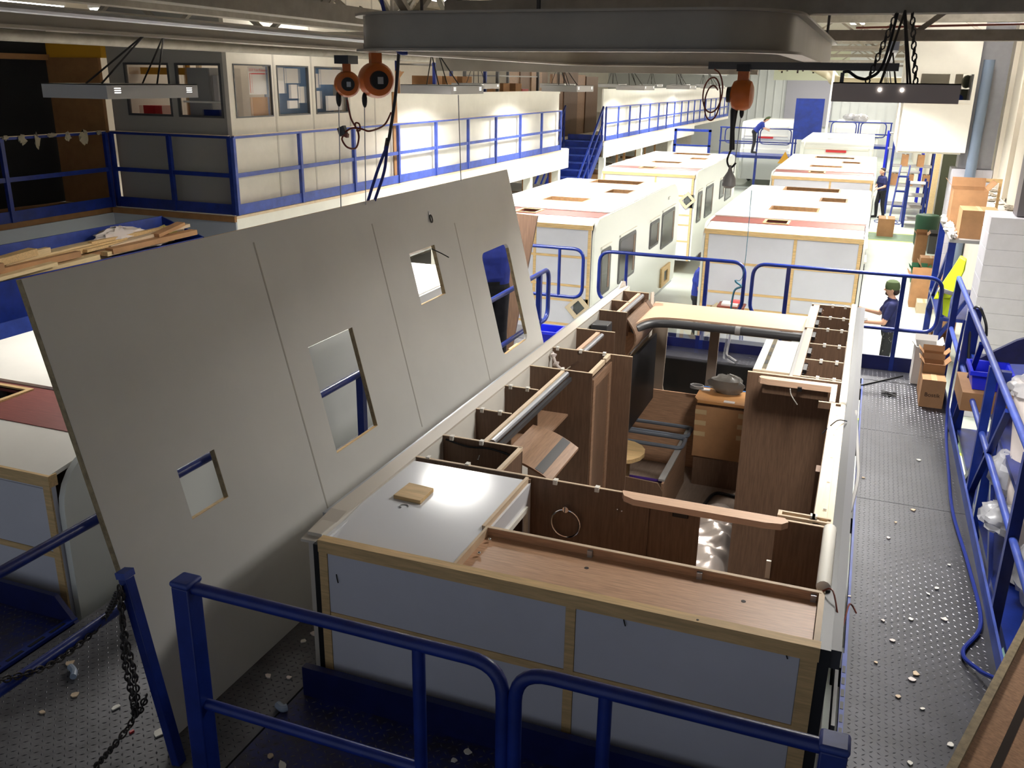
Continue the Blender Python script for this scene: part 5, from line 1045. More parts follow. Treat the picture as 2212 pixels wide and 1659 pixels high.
for k in range(7):
    p = Xp(10+k*34, 300+random.random()*6, -8.40); S('tape_scrap', crumple((p.x+0.02, p.y, MZ+1.10-0.03*(k % 3)), (0.015, 0.05+0.03*(k % 2), 0.03+0.03*(k % 3)), 70+k, 10, 0.9), mat('dusty_tape', sr(150, 140, 120), 0.8),
      'pale scrap of tape hanging off the dim railing', 'scrap', 'tape scraps on the dim railing')
# stairs
sr_ = T('steel_stairs', 'blue steel stairs up to the mezzanine', 'stairs', (-6.7, 25.4, FZ))
nst = 12
for i in range(nst):
    k = i/(nst-1); y = 23.9+3.2*k; z = FZ+(MZ-FZ)*(i+1)/nst
    part('tread', MB().box(-7.55, MX-0.1, y, y+0.33, z-0.04, z), M_BLUE_LIGHT, sr_); part('riser', MB().box(-7.55, MX-0.1, y+0.3, y+0.32, z-0.04, z+0.18), M_BLUE, sr_)
for x in (-7.6, MX-0.07):
    part('stringer', MB().bar((x, 23.8, FZ+0.1), (x, 27.2, MZ-0.05), 0.05, 0.25), M_BLUE, sr_)
    part('handrail', MB().bar((x, 23.9, FZ+1.1), (x, 27.2, MZ+1.1), 0.05, 0.06), M_BLUE, sr_); part('mid_rail', MB().bar((x, 23.9, FZ+0.6), (x, 27.2, MZ+0.6), 0.04, 0.05), M_BLUE, sr_)
    for y in (24.0, 25.6, 27.1): zz = FZ+(y-23.8)/3.4*(MZ-FZ); part('baluster', MB().box(x-0.03, x+0.03, y-0.03, y+0.03, zz, zz+1.1), M_BLUE, sr_)
# under the mezzanine
for k, y in enumerate((13.6, 16.2, 18.9, 21.2, 29, 32, 35.5)):
    rack('dim timber rack of boards under the mezzanine', -8.2, -6.7, y, y+1.9, FZ, -0.5, (-2.2, -1.5, -0.9), M_TAN, 'racks under the mezzanine')
    for j in range(3):
        S('board_stack', MB().box(-8.0, -6.8, y+0.15+0.55*j, y+0.6+0.55*j, -1.5, -1.5+0.25+0.12*((k+j) % 3)), (M_CARD, M_WOODX, M_PINE, M_WHITEM)[(k+j) % 4], 'stack of cut boards on a rack under the mezzanine', 'boards', 'board stacks under the mezzanine')
S('back_partition', MB().box(-8.6, -8.5, 8, 56, FZ, MZ-0.16), M_TRUSS, 'dim wall behind the racks under the mezzanine', 'partition')

# ================================================================== TIMBER SKIPS
def skip(label, x0, x1, y0, y1, zf, zb, zbot):
    t = T('timber_skip', label, 'skip', ((x0+x1)/2, (y0+y1)/2, FZ), 'long blue skips by the mezzanine corner')
    part('front_wall', MB().box(x1-0.02, x1, y0, y1, zbot, zf), M_BLUE, t)
    part('back_wall', MB().box(x0, x0+0.02, y0, y1, zbot, zb), M_BIN if False else M_BLUE_LIGHT, t)
    for y in (y0, y1-0.02): part('end_wall', MB().prism([(x0, y, zbot), (x1, y, zbot), (x1, y, zf), (x0, y, zb)], (0, 0.02, 0)), M_BLUE, t)
    part('base', MB().box(x0, x1, y0, y1, zbot-0.02, zbot), M_BLUE, t)
    for y in (y0+0.3, y1-0.3): part('leg', MB().box(x0+0.05, x0+0.13, y-0.04, y+0.04, FZ, zbot-0.02).box(x1-0.13, x1-0.05, y-0.04, y+0.04, FZ, zbot-0.02), M_FIX, t)
    return t
skip('long blue skip heaped with pale timber offcuts', -6.85, -6.15, 2.4, 6.75, 0.0, 0.24, -0.5)
random.seed(3)
for k in range(34):
    L = 0.5+random.random()*1.8; y = 2.5+random.random()*(4.0-L*0.6); x = -6.75+0.52*random.random(); z = -0.06+0.12*random.random()+0.02*(k % 5)
    a = (random.random()-0.5)*0.22; b = (random.random()-0.5)*0.10; w = 0.05+0.09*random.random(); hgt = 0.03+0.06*random.random()
    S('timber_offcut', MB().bar((x, y, z), (x+math.sin(a)*L*0.5, min(y+L, 6.65), z+b*0.8+0.05), w, hgt), (M_PINE, M_PINEY, M_EDGE, M_CARD)[k % 4], ('long' if L > 1.5 else 'medium' if L > 0.95 else 'short')+(' thick ' if hgt > 0.06 else ' thin ')+('yellow pine', 'pale pine', 'pinkish', 'tan')[k % 4]+' timber offcut lying in the blue skip', 'timber', 'timber offcuts in the blue skip')
S('film_heap', crumple((-6.62, 5.7, 0.13), (0.17, 0.42, 0.11), 61, 20, 0.5), M_FOAM, 'crumpled clear film on the timber skip', 'film')
S('yellow_bag', crumple((-6.45, 6.35, 0.07), (0.14, 0.17, 0.11), 62, 14, 0.5), mat('yellow_bag', sr(206, 190, 110), 0.5, bump=0.7, bscale=20), 'crumpled yellow bag at the end of the timber skip', 'bag')
S('cloth_scrap', crumple((-6.3, 6.0, 0.03), (0.08, 0.3, 0.05), 63, 14, 0.5), M_FOAM, 'pale cloth scrap on the skip rim', 'cloth')
S('plywood_sheet', MB().bar((-6.95, 2.3, 0.02), (-6.95, 3.35, 0.06), 0.05, 0.42), M_PINE, 'thick plywood sheet standing in the timber skip', 'plywood')
skip('lower blue skip lined with bright blue sheet beside the timber skip', -5.9, -5.2, 1.9, 4.2, -0.55, -0.35, -0.9)
bt = T('work_table', 'grey steel bench frame stacked with pale boards', 'table', (-5.0, 3.4, FZ))
for x in (-5.05, -4.45):
    for y in (2.2, 4.3): part('leg', MB().box(x-0.03, x+0.03, y-0.03, y+0.03, FZ, -0.95), M_FIX, bt)
part('top_frame', MB().box(-5.08, -4.42, 2.17, 4.33, -0.95, -0.90), M_FIX, bt); part('lower_shelf', MB().box(-5.08, -4.42, 2.2, 4.3, -1.5, -1.46), M_FIX, bt)
for k in range(6): part('board', MB().box(-5.05, -4.45, 2.2, 4.3, -1.46+0.05*k, -1.42+0.05*k), M_PINEY, bt)
# ================================================================== RIGHT-HAND WALL SIDE
def pier(label, x0, x1, y0, y1, z1):
    t = T('block_pier', label, 'pier', ((x0+x1)/2, (y0+y1)/2, FZ), 'painted block piers along the wall')
    n = 13; h = (z1-FZ)/n
    for i in range(n): part('block_course', MB().box(x0, x1, y0, y1, FZ+i*h+0.003, FZ+(i+1)*h-0.003), M_BLOCK, t, bevel=0.004)
    part('core', MB().box(x0+0.006, x1-0.006, y0+0.006, y1-0.006, FZ, z1-0.004), M_BLOCK, t); return t
pier('grey painted block pier nearest the green beanie worker', 3.88, 4.65, 10.6, 11.4, 0.43)
pier('grey painted block pier below the wide grey column', 3.88, 4.65, 18.2, 19.0, 0.46)
S('steel_column', MB().box(4.20, 4.65, 10.75, 11.15, 0.44, 4.6), mat('dark_column', sr(96, 92, 96), 0.5), 'dark grey steel column on the nearer block pier', 'column')
S('steel_column', MB().box(3.98, 4.62, 18.35, 18.9, 0.47, 4.6).prism([(3.4, 18.5, 4.6), (3.98, 18.5, 2.55), (3.98, 18.5, 4.6)], (0, 0.3, 0)), M_COLG, 'wide grey column with a blue-grey pipe in front', 'column')
pp = T('down_pipe', 'blue-grey down pipe in front of the wide grey column', 'pipe', (4.2, 18.1, FZ))
part('pipe', MB().tube([(4.22, 18.1, -0.6), (4.22, 18.1, 2.62)], 0.105, 16), M_PIPE, pp); part('pipe_lower', MB().tube([(4.22, 18.1, FZ), (4.22, 18.1, -0.6)], 0.105, 16), M_PIPE, pp)
for z in (0.2, 1.3): part('collar', MB().tube([(4.22, 18.1, z), (4.22, 18.1, z+0.06)], 0.115, 16), M_PIPE, pp)
S('sill_wall', MB().box(4.35, 4.65, 11.41, 18.19, FZ, 0.10), M_WALLW, 'low cream wall with a littered sill between the block piers', 'wall')
random.seed(11)
for k in range(16):
    x = 4.4+0.25*random.random(); y = 12.2+5.5*random.random(); S('sill_rubble', MB().ball((x, y, 0.12), 0.05+0.05*random.random(), 0.10+0.1*random.random(), 0.03, 8), (M_CONC, M_PAPER)[k % 3 == 0], 'lump of litter on the cream wall sill', 'litter', 'litter on the sill')
wr = [o for o in COL.objects if o.name == 'wall_right'][0]
copies('wall_rib', MB().box(-0.09, 0, -0.11, 0.11, 0, 5.0), M_WALLW, wr, [(4.75, 5.0+1.9*i, 0.1) for i in range(12)])
# white office box with windows
ob = T('raised_office', 'white raised office box with sliding windows next to the grey column', 'office', (3.4, 19.5, 0.78))
hs_ = [(2.98, 3.56, 1.82, 2.36), (3.62, 4.0, 1.82, 2.36)]
part('front_wall', MB().slab(lambda u, v, w: (u, 18.0+w, v), 2.74, 4.05, 0.80, 2.75, 0.06, hs_), M_WHITEM, ob, smooth=False)
part('side_wall', MB().box(2.74, 2.80, 18.06, 24, 0.80, 3.4), M_WHITEM, ob); part('base', MB().box(2.74, 3.97, 18.06, 24, 0.76, 0.80), M_WHITEM, ob); part('back_wall', MB().box(2.8, 3.97, 20.6, 20.66, 0.8, 3.4), M_WALLW, ob)
part('roof', MB().box(2.74, 4.05, 18.0, 18.06, 2.75, 3.4), M_WHITEM, ob)
part('board_joint', MB().box(2.82, 4.0, 17.997, 18.0, 1.76, 1.775), M_WALLW, ob)
for (a, b, c, d) in hs_:
    f = part('window_frame', MB().slab(lambda u, v, w: (u, 17.99+w, v), a, b, c, d, 0.04, [(a+0.02, b-0.02, c+0.02, d-0.02)]), M_WHITEM, ob)
    part('pane', MB().quad((a+0.02, 18.01, c+0.02), (b-0.02, 18.01, c+0.02), (b-0.02, 18.01, d-0.02), (a+0.02, 18.01, d-0.02)), M_GLASS, f)
S('office_chair', MB().ball((3.72, 18.5, 1.87), 0.16, 0.05, 0.10, 12).box(3.70, 3.74, 18.5, 18.55, 0.82, 1.8), M_BLUE, 'blue office chair back inside the raised white office', 'chair')
S('office_plant', MB().ball((3.95, 19.2, 2.2), 0.10, 0.10, 0.14, 10).box(3.85, 4.05, 19.1, 19.3, 0.82, 2.05), M_DGREEN, 'dark plant on a cabinet inside the raised white office', 'plant')
# bench with cartons against the nearer pier
bn_ = T('packing_bench', 'blue steel packing bench carrying the big cartons', 'bench', (3.9, 12.6, FZ))
part('top', MB().box(3.5, 4.3, 11.6, 14.0, -0.10, -0.05), M_FIX, bn_)
for x in (3.55, 4.25):
    for y in (11.7, 13.9): part('leg', MB().box(x-0.05, x+0.05, y-0.05, y+0.05, FZ, -0.10), M_BLUE, bn_)
part('brace', MB().bar((3.55, 11.65, -1.6), (4.25, 11.65, -0.2), 0.05, 0.08, (0, 1, 0)).bar((3.52, 11.7, -0.3), (3.52, 13.9, -1.6), 0.05, 0.08), M_BLUE, bn_)
part('shelf', MB().box(3.5, 4.3, 11.6, 14.0, -1.3, -1.25), M_BLUE, bn_)
carton('large open carton in front on the packing bench', 3.62, 4.12, 11.75, 12.35, -0.05, 0.36, grp=None, open_=False)
carton('tall open carton behind on the packing bench, plastic inside', 3.55, 4.05, 12.9, 13.5, -0.05, 0.55, open_=True)
S('timber_lath', MB().box(3.62, 4.3, 13.6, 13.64, 0.62, 0.68).box(3.62, 3.66, 13.6, 13.64, -0.05, 0.62).box(4.26, 4.3, 13.6, 13.64, -0.05, 0.62), M_PINE, 'pale timber frame behind the bench cartons', 'frame')
for k in range(6): S('rag', crumple((3.54+0.03*(k % 2), 11.68+0.4*k, 0.0), (0.05+0.02*(k % 3), 0.15, 0.05), 40+k, 12, 0.8), (M_PAPER, M_FOAM, M_WHITEM)[k % 3], 'crumpled white rag on the edge of the packing bench', 'rag', 'rags on the packing bench')
# floor cartons beside the far aisle
def fcart(label, px0, px1, py_, h, d, mt=None, op=False, grp=None, name='carton', z=FZ):
    a = Zp(px0, py_, z); b = Zp(px1, py_, z); return carton(label, a.x, b.x, a.y, a.y+d, z, z+h, mt, grp, op, name=name)
fcart('tall open carton full of packing on the aisle floor', 1962, 2020, 663, 0.62, 0.5, None, True)
fcart('flat pale carton lying beside the tall open carton', 1978, 2008, 676, 0.22, 0.45, mat('pale_card', sr(206, 190, 160), 0.8))
fcart('open carton behind the tall open carton on the aisle floor', 1985, 2025, 612, 0.4, 0.6, None, True)
fcart('green plastic crate behind the aisle cartons', 1966, 2000, 610, 0.3, 0.5, M_GREENP, True, None, 'crate')
fcart('low wide carton in the row of aisle cartons', 1985, 2030, 590, 0.35, 0.7)
fcart('upright brown carton at the start of the aisle row', 1971, 1995, 567, 0.75, 0.5, M_CARDD, True)
fcart('dark grey plastic crate among the aisle cartons', 2002, 2030, 548, 0.5, 0.6, M_DGREY, True, None, 'crate')
fcart('lone brown carton standing in the clear aisle', 1893, 1928, 510, 0.55, 0.8, M_CARDD)
fcart('brown carton holding a white bottle under the walkway rail', 2005, 2040, 772, 0.35, 0.45, M_CARDD, True)
fcart('low black tray next to the bottle carton', 2008, 2040, 783, 0.2, 0.25, M_BLACK, True, None, 'tray')
p = Zp(2012, 765, FZ); S('glue_bottle', MB().lathe((p.x, p.y, FZ+0.05), [(0.07, 0), (0.07, 0.25), (0.025, 0.33), (0.025, 0.42)], 'z', 14), M_WHITEM, 'white bottle standing in a floor carton', 'bottle')
p = Zp(2045, 730, FZ); carton('narrow tan carton behind the bottle carton', p.x-0.12, p.x+0.12, p.y, p.y+0.4, FZ, FZ+0.5)
# storage rack outside the walkway rail
rk = T('storage_rack', 'blue rack loaded with bins and foam outside the walkway rail', 'rack', (3.75, 4.5, FZ))
for x in (3.42, 4.2):
    for y in (1.9, 4.2, 6.4): part('upright', MB().box(x-0.035, x+0.035, y-0.035, y+0.035, FZ, 0.05), M_BLUE, rk)
for z in (-2.0, -1.2, -0.40): part('shelf', MB().box(3.42, 4.2, 1.9, 6.4, z-0.04, z), M_BLUE, rk)
part('brace', MB().bar((3.42, 1.95, -2.2), (3.42, 4.2, -0.5), 0.03, 0.06).bar((3.42, 4.2, -0.5), (3.42, 6.4, -2.2), 0.03, 0.06), M_BLUE, rk)
def bin_(label, c, w, d, h, mt, open_face=True, grp=None, cat='bin', name='storage_bin'):
    x, y, z = c; t = T(name, label, cat, c, grp); b = 0.82
    P0 = [(x-w/2*b, y-d/2*b), (x+w/2*b, y-d/2*b), (x+w/2*b, y+d/2*b), (x-w/2*b, y+d/2*b)]; P1 = [(x-w/2, y-d/2), (x+w/2, y-d/2), (x+w/2, y+d/2), (x-w/2, y+d/2)]
    mb = MB().quad(*[(a, b_, z) for a, b_ in P0[::-1]])
    inn = 0.012
    Pi = [(x-w/2+inn, y-d/2+inn), (x+w/2-inn, y-d/2+inn), (x+w/2-inn, y+d/2-inn), (x-w/2+inn, y+d/2-inn)]; Pj = [(a+(x-a)*0.06, b_+(y-b_)*0.06) for a, b_ in P0]
    for k in range(4):
        l = (k+1) % 4
        mb.quad((*P0[k], z), (*P0[l], z), (*P1[l], z+h), (*P1[k], z+h)); mb.quad((*P1[k], z+h), (*P1[l], z+h), (*Pi[l], z+h), (*Pi[k], z+h)); mb.quad((*Pi[k], z+h), (*Pi[l], z+h), (*Pj[l], z+0.012), (*Pj[k], z+0.012))
    mb.quad(*[(a, b_, z+0.012) for a, b_ in Pj]); part('body', mb, mt, t)
    part('rim', MB().slab(lambda u, v, w_: (u, v, z+h+0.002-w_), x-w/2-0.012, x+w/2+0.012, y-d/2-0.012, y+d/2+0.012, 0.035, [(x-w/2+0.001, x+w/2-0.001, y-d/2+0.001, y+d/2-0.001)]), mt, t); return t
q = Yp(2160, 720, 4.6); bin_('blue plastic bin on the rack outside the walkway rail', (q.x, 4.75, -0.24), 0.30, 0.36, 0.16, M_BIN)
S('patterned_cloth', MB().prism([(q.x-0.12, 4.98, -0.12), (q.x+0.35, 5.05, -0.10), (q.x+0.35, 5.05, 0.16), (q.x+0.2, 5.02, 0.10)], (0, 0.05, 0)), M_NAVY, 'navy patterned cloth behind the blue rack bin', 'cloth')
S('rack_carton', MB().box(q.x-0.2, q.x+0.4, 4.5, 5.1, -0.40, -0.245), M_CARDD, 'flat dark carton under the blue rack bin', 'box')
# foam roll in film, plastic bags
fr = T('foam_roll', 'tall roll of white foam wrapped in clear film outside the walkway rail', 'foam roll', (3.55, 3.7, -1.2))
part('roll', MB().tube(spline([(3.56, 3.85, 0.02), (3.57, 3.55, -0.45), (3.60, 3.2, -1.18)], 6), [0.13, 0.125, 0.12, 0.12, 0.12, 0.12, 0.12, 0.12, 0.12, 0.12, 0.11, 0.1, 0.1], 20), M_FOAM, fr)
part('film', crumple((3.54, 3.9, 0.02), (0.14, 0.22, 0.09), 5), M_FILM, fr)
S('film_bag', crumple((3.46, 3.62, -0.55), (0.12, 0.18, 0.16), 8), M_FILM, 'clear film bag bulging through the walkway rail', 'film')
S('film_bag', crumple((3.40, 3.2, -0.72), (0.13, 0.2, 0.10), 9), M_FILM, 'clear film bag hanging low behind the walkway rail', 'film')
S('film_bag', crumple((3.62, 2.9, -0.95), (0.15, 0.3, 0.2), 10), M_FILM, 'large clear film bag on the rack shelf', 'film')
S('red_tool', MB().bar((3.85, 4.3, -0.12), (3.98, 4.2, -0.3), 0.05, 0.05), mat('coral_plastic', sr(226, 96, 100), 0.4), 'coral red tool handle on the rack', 'tool')
S('dark_sack', crumple((3.76, 1.3, -1.35), (0.3, 0.42, 0.35), 12), mat('dark_bag', sr(52, 50, 48), 0.5, bump=0.5, bscale=12), 'dark sack on the floor outside the walkway rail', 'sack')
S('white_sack', crumple((3.55, 1.3, -1.0), (0.12, 0.3, 0.3), 13), M_FOAM, 'white sack leaning on the dark sack', 'sack')
S('dark_crate', MB().box(3.45, 4.2, -0.6, 1.0, FZ, -1.0), M_BLACK, 'black crate beyond the rail by the leaning brown board', 'crate')
S('green_drum', MB().lathe((3.62, 2.4, -2.0), [(0.2, 0), (0.22, 0.1), (0.22, 0.6), (0.2, 0.7)], 'z', 18), mat('pale_green_drum', sr(150, 190, 180), 0.4), 'pale green drum on the lowest rack shelf', 'drum')
S('air_line', MB().tube(spline([(3.30, 5.45, -0.28), (3.27, 5.55, 0.16), (3.30, 5.4, 0.27), (3.36, 5.3, 0.16), (3.38, 5.28, 0.05)], 8), 0.012, 8), M_RUBBER, 'black air line looped over the walkway rail', 'hose')
S('air_hose', MB().tube(spline([(3.225, 5.6, 0.1), (3.20, 5.5, -0.5), (3.19, 5.2, -0.82), (3.15, 4.2, -0.83), (3.13, 3.4, -0.83), (3.17, 2.6, -0.83), (3.18, 1.9, -0.83), (3.06, 1.55, -0.83), (3.12, 1.35, -0.80), (3.22, 1.1, -0.72), (3.24, 0.6, -0.72), (3.25, 0.0, -0.8)], 8), 0.012, 8), M_BHOSE, 'long blue air hose lying along the edge of the grey side walkway', 'hose')
vest = T('hivis_vest', 'yellow high-visibility vest hung on the end of the walkway rail', 'vest', (3.22, 7.1, -0.2))
vb = [(3.24, 7.12, 0.42), (3.30, 7.05, 0.40), (3.30, 7.05, 0.28), (3.22, 7.08, -0.02), (3.06, 7.12, -0.05), (3.10, 7.13, 0.08), (3.20, 7.15, 0.30)]
part('body', MB().prism(vb, (0.02, 0.14, 0)), M_HIVIS, vest, bevel=0.01); part('band', MB().prism([(3.105, 7.105, 0.085), (3.235, 7.065, 0.06), (3.23, 7.065, 0.02), (3.085, 7.105, 0.04)], (0.015, 0.16, 0)), M_FIX, vest)
part('tail', MB().prism([(3.15, 7.1, -0.03), (3.22, 7.08, -0.03), (3.22, 7.08, -0.22), (3.17, 7.1, -0.2)], (0.01, 0.08, 0)), M_HIVIS, vest)
# cartons on the side walkway
c0 = carton('brown carton with black lettering, front of the stack on the grey side walkway', 2.985, 3.195, 5.86, 6.08, WZ, -0.58, M_CARD, None, False)
textmesh('lettering', 'Bostik', 0.055, M_INK, c0, Matrix.Translation((3.02, 5.858, -0.74)) @ Matrix.Rotation(R(90), 4, 'X'))
textmesh('lettering', 'ADHESIVE', 0.016, M_INK, c0, Matrix.Translation((3.0, 5.858, -0.64)) @ Matrix.Rotation(R(90), 4, 'X')) if False else None
carton('open brown carton second in the stack on the grey side walkway', 2.99, 3.19, 6.10, 6.28, WZ, -0.48, M_CARDD, None, True)
carton('open brown carton third in the stack on the grey side walkway', 2.99, 3.19, 6.30, 6.46, WZ, -0.44, M_CARDD, None, True)
carton('pale-sided open carton at the far end of the walkway stack', 2.93, 3.15, 6.60, 6.9, WZ, -0.45, mat('white_card', sr(200, 196, 192), 0.8), None, True)
bin_('blue plastic bin on the end walkway seen through the front window', (-0.02, 6.82, WZ), 0.36, 0.26, 0.26, M_BIN)
bin_('blue plastic bin at the foot of the guard rail behind the leaning board', (-1.02, 6.35, WZ), 0.34, 0.30, 0.22, M_BIN)
S('pine_block', MB().box(-1.24, -1.17, 5.7, 5.95, WZ, WZ+0.12), M_PINE, 'pine block beside the bin behind the leaning board', 'block')
S('brown_board', MB().prism([(-1.60, 6.0, WZ), (-1.32, 6.0, WZ), (-1.04, 6.0, 0.71), (-1.30, 6.0, 0.72)], (0, 0.03, 0)), M_WOODZ, 'tall brown board standing behind the person in the blue shirt', 'board')
# brown board leaning by the side walkway in the corner of the scene
A0, A1 = Zp(2050, 1675, -0.1), Zp(2225, 1335, -0.1); ed = (A1-A0).normalized(); side = Vector((ed.y, -ed.x, 0)).normalized(); dn = (side*0.85+Vector((0, 0, -0.35))).normalized()
lb_ = T('furniture_board', 'brown furniture board with a dark groove leaning at the walkway corner', 'board', (3.05, 0.0, WZ))
part('face', MB().prism([A0-ed*0.3, A1+ed*0.3, A1+ed*0.3+dn*0.9, A0-ed*0.3+dn*0.9], Vector((0, 0, -0.03))), M_WOODX, lb_)
part('edge_strip', MB().bar(A0-ed*0.3, A1+ed*0.3, 0.03, 0.035), M_PANELEDGE, lb_)
part('groove', MB().prism([A0-ed*0.3+dn*0.10+Vector((0, 0, 0.001)), A1+ed*0.3+dn*0.10+Vector((0, 0, 0.001)), A1+ed*0.3+dn*0.13+Vector((0, 0, 0.001)), A0-ed*0.3+dn*0.13+Vector((0, 0, 0.001))], (0, 0, 0.001)), M_INK, lb_)
# stool with things between the far caravans, rope on the gate
stl = T('work_stool', 'small steel stool with papers on it behind the rope-tied gate', 'stool', (0.42, 10.3, FZ))
cy_ = 10.35; zt = Yp(1580, 662, cy_).z; cx_ = Yp(1580, 662, cy_).x
part('seat', MB().box(cx_-0.2, cx_+0.2, cy_-0.16, cy_+0.16, zt, zt+0.03), M_RHOSE, stl, bevel=0.01)
for sx in (-1, 1):
    for sy in (-1, 1): part('leg', MB().tube([(cx_+sx*0.16, cy_+sy*0.12, zt), (cx_+sx*0.24, cy_+sy*0.18, FZ)], 0.014, 8), M_ALU if sx < 0 else M_BLUE, stl)
part('rung', MB().tube([(cx_-0.2, cy_-0.15, -2.1), (cx_+0.2, cy_-0.15, -2.1)], 0.012, 8), M_ALU, stl)
S('paper_heap', MB().box(cx_-0.14, cx_+0.1, cy_-0.12, cy_+0.1, zt+0.03, zt+0.06), M_PAPER, 'heap of papers on the steel stool', 'paper'); S('red_pad', MB().box(cx_-0.02, cx_+0.12, cy_-0.02, cy_+0.1, zt+0.06, zt+0.09), mat('coral_plastic', (0, 0, 0)), 'red pad on the paper heap', 'pad')
S('cable_bundle', MB().tube([Vector((1.0+0.12*math.sin(i*1.9)*(1+0.3*math.sin(i)), 6.95+0.05*math.cos(i*2.3), -0.40+0.07*math.cos(i*1.1))) for i in range(46)], 0.006, 6), M_RUBBER, 'tangle of dark cable on the end walkway post', 'cable')
S('tie_rope', MB().tube(spline([(1.08, 6.98, 1.0), (1.08, 6.98, 0.1), (1.0, 6.96, 0.0), (1.07, 6.95, -0.06), (1.0, 6.95, -0.12), (0.98, 6.95, -0.34)], 6), [0.004]*12+[0.012]*19, 6), mat('teal_rope', sr(58, 110, 130), 0.8), 'teal rope knotted on the end of the wide loop gate', 'rope')
S('braided_cable', MB().tube(spline([(0.98, 7.02, -0.45), (1.0, 7.0, -0.6), (0.99, 6.9, -0.84), (1.05, 6.75, -0.84), (1.14, 6.6, -0.84)], 6), 0.014, 6), M_FIX, 'pale braided cable dropping to the end walkway deck', 'cable')
# far aisle racks and door
rack('blue trolley rack of small parts in the far aisle', 3.55, 4.1, 30.2, 31.2, FZ, -0.9, (-2.2, -1.8, -1.4, -1.0), M_BLUE, None)
rack('tall blue rack with cartons in the far aisle', 3.0, 4.4, 33.5, 34.6, FZ, 0.2, (-2.1, -1.4, -0.7, 0.0), M_BLUE, None)
rack('bright blue workbench rack under the raised office', 2.8, 4.2, 37, 38, FZ, 0.35, (-1.2, -0.3, 0.3), M_BIN, None)
for k in range(5): carton('brown carton on the tall far-aisle rack', 3.05+0.27*k, 3.28+0.27*k, 33.6, 34.1, (-1.4, -0.7)[k % 2], (-1.4, -0.7)[k % 2]+0.4, grp='cartons on the far-aisle rack')
S('step_ladder', MB().bar((3.15, 31.8, FZ), (3.3, 32.6, -0.6), 0.05, 0.08).bar((3.5, 31.8, FZ), (3.6, 32.6, -0.6), 0.05, 0.08).box(3.2, 3.55, 31.95, 32.2, -2.0, -1.95).box(3.22, 3.57, 32.15, 32.4, -1.5, -1.45).box(3.25, 3.6, 32.35, 32.6, -1.0, -0.95), M_BLUE, 'blue step ladder standing in the far aisle', 'ladder')
S('green_screen', MB().box(4.25, 4.65, 27.0, 27.08, FZ, 0.7), M_DGREEN, 'dark green roller screen by the far aisle', 'screen')
S('door_jamb', MB().box(4.05, 4.2, 27.0, 27.15, FZ, 0.75), M_PINEY, 'pale timber jamb beside the dark green screen', 'jamb')
S('green_bin', MB().lathe((4.05, 26.2, FZ), [(0.24, 0), (0.3, 0.1), (0.33, 0.9), (0.3, 0.95)], 'z', 18), mat('dark_green_bin', sr(26, 66, 44), 0.5), 'dark green waste bin in front of the green screen', 'bin')
S('aisle_cable', MB().tube([Vector((2.9+0.35*math.cos(i*0.7)+0.02*i, 31.2+0.5*math.sin(i*0.7), FZ+0.012)) for i in range(26)], 0.012, 6), M_BHOSE, 'blue cable coiled loosely on the far aisle floor', 'cable')
# scraps on the decks
random.seed(21)
def scrap(label, p, s, mt, grp, seed):
    random.seed(seed); n = 7; a0 = random.random()*6
    poly = [(p.x+s*(0.5+0.7*random.random())*math.cos(a0+i*2*math.pi/n), p.y+s*(0.5+0.7*random.random())*math.sin(a0+i*2*math.pi/n), p.z+0.003) for i in range(n)]
    S('scrap', MB().prism(poly, (0, 0, 0.006)), mt, label, 'scrap', grp)
for k, (x, y) in enumerate(((2005, 1285), (2023, 1272), (1967, 1339), (1907, 1342), (2040, 1339), (1927, 1385), (1892, 1433), (1978, 1457), (1938, 1506), (1992, 1533), (2053, 1610), (1965, 1650), (1835, 1290), (1970, 1470), (1918, 1163), (1935, 1130), (1973, 1103), (1864, 1033), (2050, 1222), (1985, 995))):
    scrap(('tiny', 'large', 'small')[k % 3]+' '+('white', 'off-white', 'tan')[(k//3) % 3]+' scrap on the grey side walkway', Zp(x, y, WZ), (0.012, 0.02, 0.016)[k % 3], (M_WHITEM, M_FOAM, M_EDGE)[(k//3) % 3], 'scraps on the side walkway', 100+k)
for k, (x, y) in enumerate(((150, 1435), (163, 1503), (92, 1540), (345, 1585), (250, 1530), (655, 1387), (680, 1370), (580, 1462), (625, 1465), (710, 1475), (730, 1500), (585, 1635), (610, 1655), (1010, 1625), (980, 1645))):
    scrap(('big torn ', 'torn ', 'small ')[k % 3]+('tan', 'white', 'off-white')[(k//3) % 3]+' scrap on '+('the grey checker plate' if x < 500 else 'the plate between roof board and shell' if x < 690 else 'the blue checker-plate step'), Zp(x, y, WZ), (0.03, 0.022, 0.016)[k % 3], (M_EDGE, M_WHITEM, M_FOAM)[(k//3) % 3], 'scraps behind the shell', 200+k)
S('pipe_elbow', MB().tube(spline([Zp(152, 1440, WZ+0.02), Zp(160, 1450, WZ+0.02), Zp(158, 1462, WZ+0.02)], 5), 0.017, 10), mat('grey_blue_plastic', sr(150, 164, 184), 0.4), 'pale blue plastic pipe elbow on the grey checker plate', 'pipe fitting')
S('pipe_elbow', MB().tube(spline([Zp(600, 1522, WZ+0.02), Zp(610, 1530, WZ+0.02), Zp(620, 1528, WZ+0.02)], 5), 0.019, 10), mat('grey_blue_plastic', (0, 0, 0)), 'pale plastic pipe elbow beside the blue checker-plate step', 'pipe fitting')
S('red_clip', MB().bar(Zp(280, 1583, WZ+0.005), Zp(289, 1578, WZ+0.005), 0.012, 0.01), M_RED, 'tiny red clip on the grey checker plate', 'clip')
S('dark_offcut', MB().bar(Zp(1860, 832, WZ+0.008), Zp(1950, 812, WZ+0.008), 0.012, 0.012), M_BLACK, 'thin black bar lying on the grey side walkway', 'bar')
